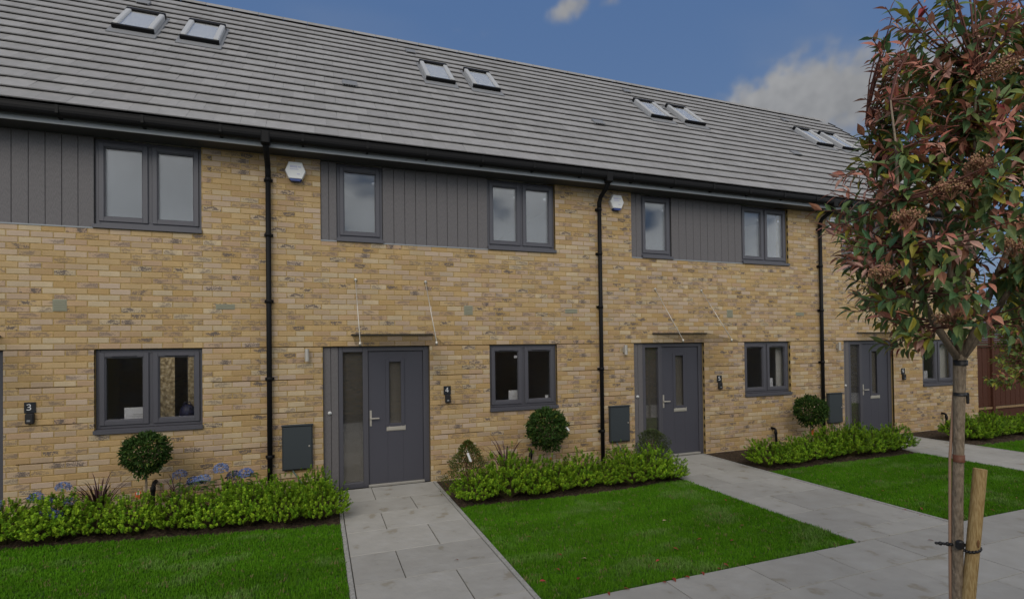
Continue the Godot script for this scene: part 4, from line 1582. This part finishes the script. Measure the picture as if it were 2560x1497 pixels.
func photinia(foot: Vector3, label: String, s: int, n_parts: int, green := 0.0) -> void:
	rng.seed = 640 + s
	var t := thing("red_leaved_tree", label, "tree", foot)
	var fork := Vector3(0.06, 1.90, 0.035)
	var st := start(true)
	tube(st, [Vector3(0.024, -0.1, 0.012), Vector3(0.030, 0.5, 0.010), Vector3(0.038, 1.08, 0.020), Vector3(0.047, 1.5, 0.03), fork, fork + Vector3(0.0, 0.06, 0)], [0.034, 0.0285, 0.0265, 0.026, 0.031, 0.024], 14)
	part("trunk", st, M.bark, t)
	# limbs rise from the fork into an egg shaped crown
	var limbs := []
	var dirs := [Vector3(-0.55, 0.62, -0.05), Vector3(-0.22, 0.95, 0.12), Vector3(0.10, 1.0, -0.10), Vector3(0.50, 0.70, 0.22), Vector3(0.42, 0.62, -0.30), Vector3(0.0, 0.85, 0.38), Vector3(-0.15, 0.8, -0.35)]
	for d in dirs:
		var pts := [fork + Vector3(0, -0.02, 0)]
		var p: Vector3 = pts[0]
		var dir: Vector3 = d.normalized()
		for j in 6:
			p += dir * 0.26
			dir = (dir + Vector3.UP * 0.22 + rdir() * 0.12).normalized()
			pts.append(p)
		var ls := start(true)
		tube(ls, pts, [0.020, 0.017, 0.014, 0.011, 0.009, 0.006, 0.004], 8)
		part("limb", ls, M.bark, t)
		limbs.append(pts)
	# shoots
	var shoots := []
	var twig := start(true)
	var centre := Vector3(0.05, 2.98, 0.03)
	var outline := [[1.7, 0.36], [1.95, 0.50], [2.2, 0.68], [2.5, 0.76], [2.85, 0.76], [3.05, 0.64], [3.2, 0.50], [3.75, 0.50], [3.95, 0.42], [4.4, 0.25]]
	for i in 600:
		var d := rdir()
		var fill := pow(rng.randf(), 0.40)
		var yy := d.y * fill
		var at := Vector3()
		at.y = centre.y + (yy * 1.20 if yy > 0 else yy * 1.04)
		var wide := 0.3
		for j in outline.size() - 1:
			if at.y >= outline[j][0] and at.y < outline[j + 1][0]: wide = lerpf(outline[j][1], outline[j + 1][1], (at.y - outline[j][0]) / (outline[j + 1][0] - outline[j][0]))
		var flat := Vector3(d.x, 0, d.z).normalized() * fill * sqrt(max(0.0, 1.0 - yy * yy * 0.35))
		at.x = centre.x + flat.x * wide
		at.z = centre.z + flat.z * wide * 0.85
		if green > 0.0 and i < 70: at = Vector3(rnd(-0.80, 0.1), rnd(1.72, 2.12), rnd(-0.3, 0.45))
		var best: Vector3 = fork
		var bd := 9.0
		for l in limbs:
			for j in range(1, l.size()):
				var q: Vector3 = l[j]
				var dd: float = q.distance_to(at) + max(0.0, q.y - at.y) * 0.8
				if dd < bd:
					bd = dd
					best = q
		var grow := ((at - best).normalized() * 0.7 + Vector3(flat.x, 0.55, flat.z) * 0.8 + rdir() * 0.25).normalized()
		var mid := best.lerp(at, 0.55) + Vector3(0, -0.02, 0)
		tube(twig, [best, mid, at - grow * 0.05, at + grow * 0.02], [0.005, 0.004, 0.003, 0.002], 5, false)
		shoots.append([at, grow, fill])
	var tw := part("twigs", twig, M.twig, t)
	tw.set_meta("kind", "stuff")
	var eye := Vector3(0.614, 1.998, 7.829) - foot
	var leaves := []
	for q in shoots:
		var at: Vector3 = q[0]
		var g: Vector3 = q[1]
		var young: bool = rng.randf() < (0.52 if at.y > 2.35 else 0.28) * (1.0 - green)
		var kind := rng.randf()
		var n := rng.randi_range(9, 15)
		for i in n:
			var back := 0.20 * pow(i / float(n), 0.9)
			var p := at - g * back
			var a := i * 2.4 + rng.randf() * 0.6
			var side := g.cross(Vector3(cos(a), 0.2, sin(a))).normalized()
			var spread := 0.45 + 0.9 * i / n
			var dir := (g * (0.9 - 0.75 * i / n) + side * spread + Vector3.DOWN * (0.15 + 0.35 * i / n)).normalized()
			var ln := rnd(0.064, 0.100)
			var wd := ln * rnd(0.34, 0.48)
			var c: Color
			if young and i < 7:
				c = Color(0.42, 0.135, 0.095).lerp(Color(0.62, 0.31, 0.22), rng.randf())
				if kind < 0.35: c = c.lerp(Color(0.55, 0.38, 0.32), 0.55)
				ln *= 0.9
				wd *= 0.75
			else:
				c = Color(0.075, 0.175, 0.075).lerp(Color(0.21, 0.26, 0.075), rng.randf())
				var f := rng.randf()
				if green > 0.0: c = c.lerp(Color(0.30, 0.36, 0.06), rng.randf() * green)
				if f < 0.14: c = Color(0.38, 0.34, 0.05)
				elif f < 0.30: c = Color(0.33, 0.15, 0.09)
				elif f < 0.308: c = Color(0.36, 0.06, 0.07)
			leaves.append([p.distance_to(eye) - 0.4 * max(0.0, p.x * -1.0), p, dir, (Vector3.UP * 0.8 + g * 0.5 + rdir() * 0.55).normalized(), ln, wd, c])
	leaves.sort_custom(func(a, b): return a[0] < b[0])
	var rest := start()
	for i in leaves.size():
		var l: Array = leaves[i]
		if i < n_parts:
			var one := start()
			leaf(one, Vector3.ZERO, l[2], l[3], l[4], l[5], l[6], true)
			part("leaf", one, M.photinia_leaf, t, l[1])
		else:
			leaf(rest, l[1], l[2], l[3], l[4], l[5], l[6], true)
	var r := part("leaves", rest, M.photinia_leaf, t)
	r.set_meta("kind", "stuff")
	if green > 0.0: t.scale = Vector3.ONE * 0.84
	# seed heads: flat clusters of fine stalks with buds
	var heads := [Vector3(-0.20, 2.45, 0.42), Vector3(0.35, 2.75, 0.50), Vector3(-0.30, 2.10, 0.20), Vector3(-0.02, 2.18, 0.45), Vector3(-0.55, 2.62, 0.15), Vector3(-0.35, 2.85, 0.35), Vector3(-0.62, 2.35, 0.05), Vector3(0.05, 3.05, 0.5), Vector3(-0.18, 3.35, 0.35), Vector3(-0.15, 2.55, 0.5), Vector3(0.30, 3.3, 0.45), Vector3(-0.42, 2.75, 0.28), Vector3(0.5, 2.4, 0.3)]
	for hd in heads:
		var hs := start()
		for b in 17:
			var bd := rdir()
			bd.y = abs(bd.y) * 0.6
			var hub := bd * rnd(0.03, 0.085)
			hs.set_color(Color(0.22, 0.11, 0.06))
			tube(hs, [Vector3(0, -0.05, 0), hub], [0.0013], 4, false)
			for i in 13:
				var tip: Vector3 = hub + rdir() * rnd(0.008, 0.030)
				var c := Color(0.42, 0.19, 0.13).lerp(Color(0.30, 0.25, 0.08), rng.randf() * 0.6)
				hs.set_color(c * 0.8)
				tube(hs, [hub, tip], [0.0009], 3, false)
				hs.set_color(c * rnd(0.8, 1.25))
				lump(hs, tip, Vector3.ONE * rnd(0.0035, 0.006), 3, 4)
		part("seed_head", hs, M.photinia_leaf, t, hd)


func stake_and_ties() -> void:
	rng.seed = 8
	var s := thing("tree_stake", "leaning round pale timber stake with a cut top beside the red leaved tree", "stake", Vector3(4.02, 0.0, 5.90))
	var st := start(true)
	var top := Vector3(0.138, 1.265, 0.045)
	var low := Vector3(-0.05, -0.1, 0.01)
	var pts := []
	for i in 9: pts.append(low.lerp(top, i / 8.0))
	tube(st, pts, [0.032], 18, false)
	st.set_smooth_group(-1)
	var ring := []
	for i in 18:
		var a := TAU * i / 18
		ring.append(top + Vector3(cos(a) * 0.0315, -0.003, sin(a) * 0.0315))
	face(st, ring, Vector3.UP)
	part("post", st, M.stake_wood, s)
	st = start(true)
	var kn := low.lerp(top, 0.70) + Vector3(-0.012, 0, 0.0300)
	lump(st, kn, Vector3(0.011, 0.024, 0.0035), 6, 10)
	part("knot", st, M.knot, s)
	# rubber chain tie round stake and trunk
	var tie := thing("rubber_tie", "black rubber chain tie round the stake and the tree, its tail sticking out", "tree tie", Vector3(4.02, 0.82, 5.88))
	st = start(true)
	var c1 := Vector3(0.075, 0.0, 0.045)
	for i in 16:
		var a := TAU * i / 16.0
		lump(st, c1 + Vector3(cos(a) * 0.039, 0.012 * cos(a) - 0.004, sin(a) * 0.039), Vector3(0.011, 0.0085, 0.011), 5, 7)
	part("loop", st, M.rubber, tie)
	st = start(true)
	for i in 5: lump(st, Vector3(-0.006 - i * 0.008, 0.012 - i * 0.002, -0.008 - i * 0.014), Vector3(0.013, 0.012 if i % 2 else 0.008, 0.011), 5, 7)
	part("tail", st, M.rubber, tie)
	st = start()
	cbox(st, Vector3(-0.028, 0.0, 0.02), Vector3(0.012, 0.05, 0.052), 0.008)
	part("buckle", st, M.rubber, tie)
	# cane along the trunk with its ties
	var cane := thing("bamboo_cane", "thin orange brown cane fixed along the trunk of the red leaved tree", "cane", Vector3(4.01, 0.0, 5.87))
	st = start(true)
	tube(st, [Vector3(-0.002, -0.05, -0.012), Vector3(0.012, 0.8, -0.010), Vector3(0.024, 1.32, -0.006), Vector3(0.052, 1.7, 0.006), Vector3(0.098, 1.95, 0.012), Vector3(0.106, 2.45, 0.02)], [0.0075], 9)
	part("cane", st, M.cane, cane)
	var ties := [[1.872, M.rubber, 0.034, 0.030, "black strap round the trunk right under the fork"], [1.692, M.rubber, 0.032, 0.018, "black strap with a loose end round the middle of the trunk"], [1.326, M.tape_orange, 0.0285, 0.040, "orange brown tape wound round the lower trunk"]]
	for q in ties:
		var yb: float = q[0]
		var u: float = clampf(yb / 1.9, 0, 1)
		var o := thing("trunk_strap", q[4], "strap", Vector3(4.01 + 0.06 * u, yb, 5.87 + 0.035 * u))
		st = start(true)
		tube(st, [Vector3(0, -q[3] / 2, 0.004), Vector3(0, q[3] / 2, 0.004)], [q[2]], 18, false)
		tube(st, [Vector3(0, q[3] / 2, 0.004), Vector3(0, q[3] / 2 + 0.001, 0.004)], [q[2], 0.02], 18, false)
		part("band", st, q[1], o)
		if yb < 1.87 and yb > 1.5:
			st = start()
			cbox(st, Vector3(0.020, -0.055, 0.020), Vector3(0.036, 0.01, 0.034), 0.005)
			part("loose_end", st, q[1], o)


func fallen_leaves() -> void:
	rng.seed = 55
	var ord := ["first", "second", "third", "fourth", "fifth", "sixth", "seventh", "eighth", "ninth", "tenth", "eleventh", "twelfth"]
	var tally := [0, 0, 0]
	var at := [[-1.73, 1.79, "on the grass before house three, far from any path"], [0.77, 2.37, "on the grass close to the left edge of the path to door four"], [2.65, 2.78, "on the grass nearest to the bed of house four"], [2.74, 3.32, "on the middle of the grass before house four"], [2.91, 3.48, "pale, lying alone in the middle of the grass before house four"], [4.24, 2.90, "pale and small on the grass toward door five"], [3.84, 3.61, "large, in the pavement half of the grass before house four"], [3.51, 3.78, "bright pink, near the pavement edge of the grass"], [2.59, 3.61, "thin, near the right edge of the path to door four"], [2.37, 3.77, "bright red, close beside the path to door four on the grass"], [2.67, 3.84, "small, near the pavement corner of the grass before house four"], [1.82, 3.02, "on the slabs of the path to door four"], [4.22, 3.49, ""], [4.49, 3.65, ""], [4.92, 3.34, ""], [5.43, 2.54, ""], [4.38, 4.06, ""], [4.02, 4.08, ""], [3.93, 4.09, ""], [3.74, 4.11, ""], [3.56, 4.12, ""], [3.43, 4.12, ""], [3.32, 4.13, ""], [2.97, 4.11, ""], [2.79, 4.13, ""], [7.04, 3.65, ""], [7.00, 3.85, ""], [7.11, 4.05, ""], [7.83, 4.00, ""], [7.95, 4.04, ""], [8.14, 3.90, ""], [8.79, 3.87, ""], [9.69, 3.42, ""], [8.18, 4.01, ""], [7.60, 3.02, ""], [7.28, 3.69, ""], [6.35, 4.35, "on the pavement slabs between the two front lawns"], [3.6, 4.95, "beside the foot of the stake, on the slabs"]]
	var n := 0
	for q in at:
		var label: String = "fallen leaf " + q[2]
		if q[2] == "":
			var zone: int = 0 if q[0] < 5.6 and q[1] < 4.0 else 1 if q[0] < 5.6 else 2
			label = "%s small red brown leaf %s" % [ord[tally[zone]], ["in the grass of house four toward door five", "from the tree along the pavement edge of that grass", "in the grass before house five"][zone]]
			tally[zone] += 1
		var c := Color(0.17, 0.045, 0.02).lerp(Color(0.30, 0.055, 0.035), rng.randf())
		if q[2].begins_with("pale"): c = Color(0.45, 0.33, 0.2)
		if q[2].begins_with("bright"): c = Color(0.40, 0.05, 0.05)
		var st := start()
		var a := rnd(0, TAU)
		var big := rnd(0.038, 0.062)
		leaf(st, Vector3(-cos(a), 0, -sin(a)) * big * 0.5 + Vector3(0, 0.008, 0), Vector3(cos(a), rnd(0.0, 0.2), sin(a)), Vector3.UP + rdir() * 0.3, big, big * rnd(0.4, 0.55), c, true)
		var on_grass: bool = q[1] < 4.09 and not (q[0] > 0.9 and q[0] < 2.2)
		var o := part("fallen_leaf", st, M.photinia_leaf, self, Vector3(q[0], 0.024 if on_grass else 0.004, q[1]))
		tag(o, label, "leaf", "fallen leaves on lawns and slabs")
		n += 1
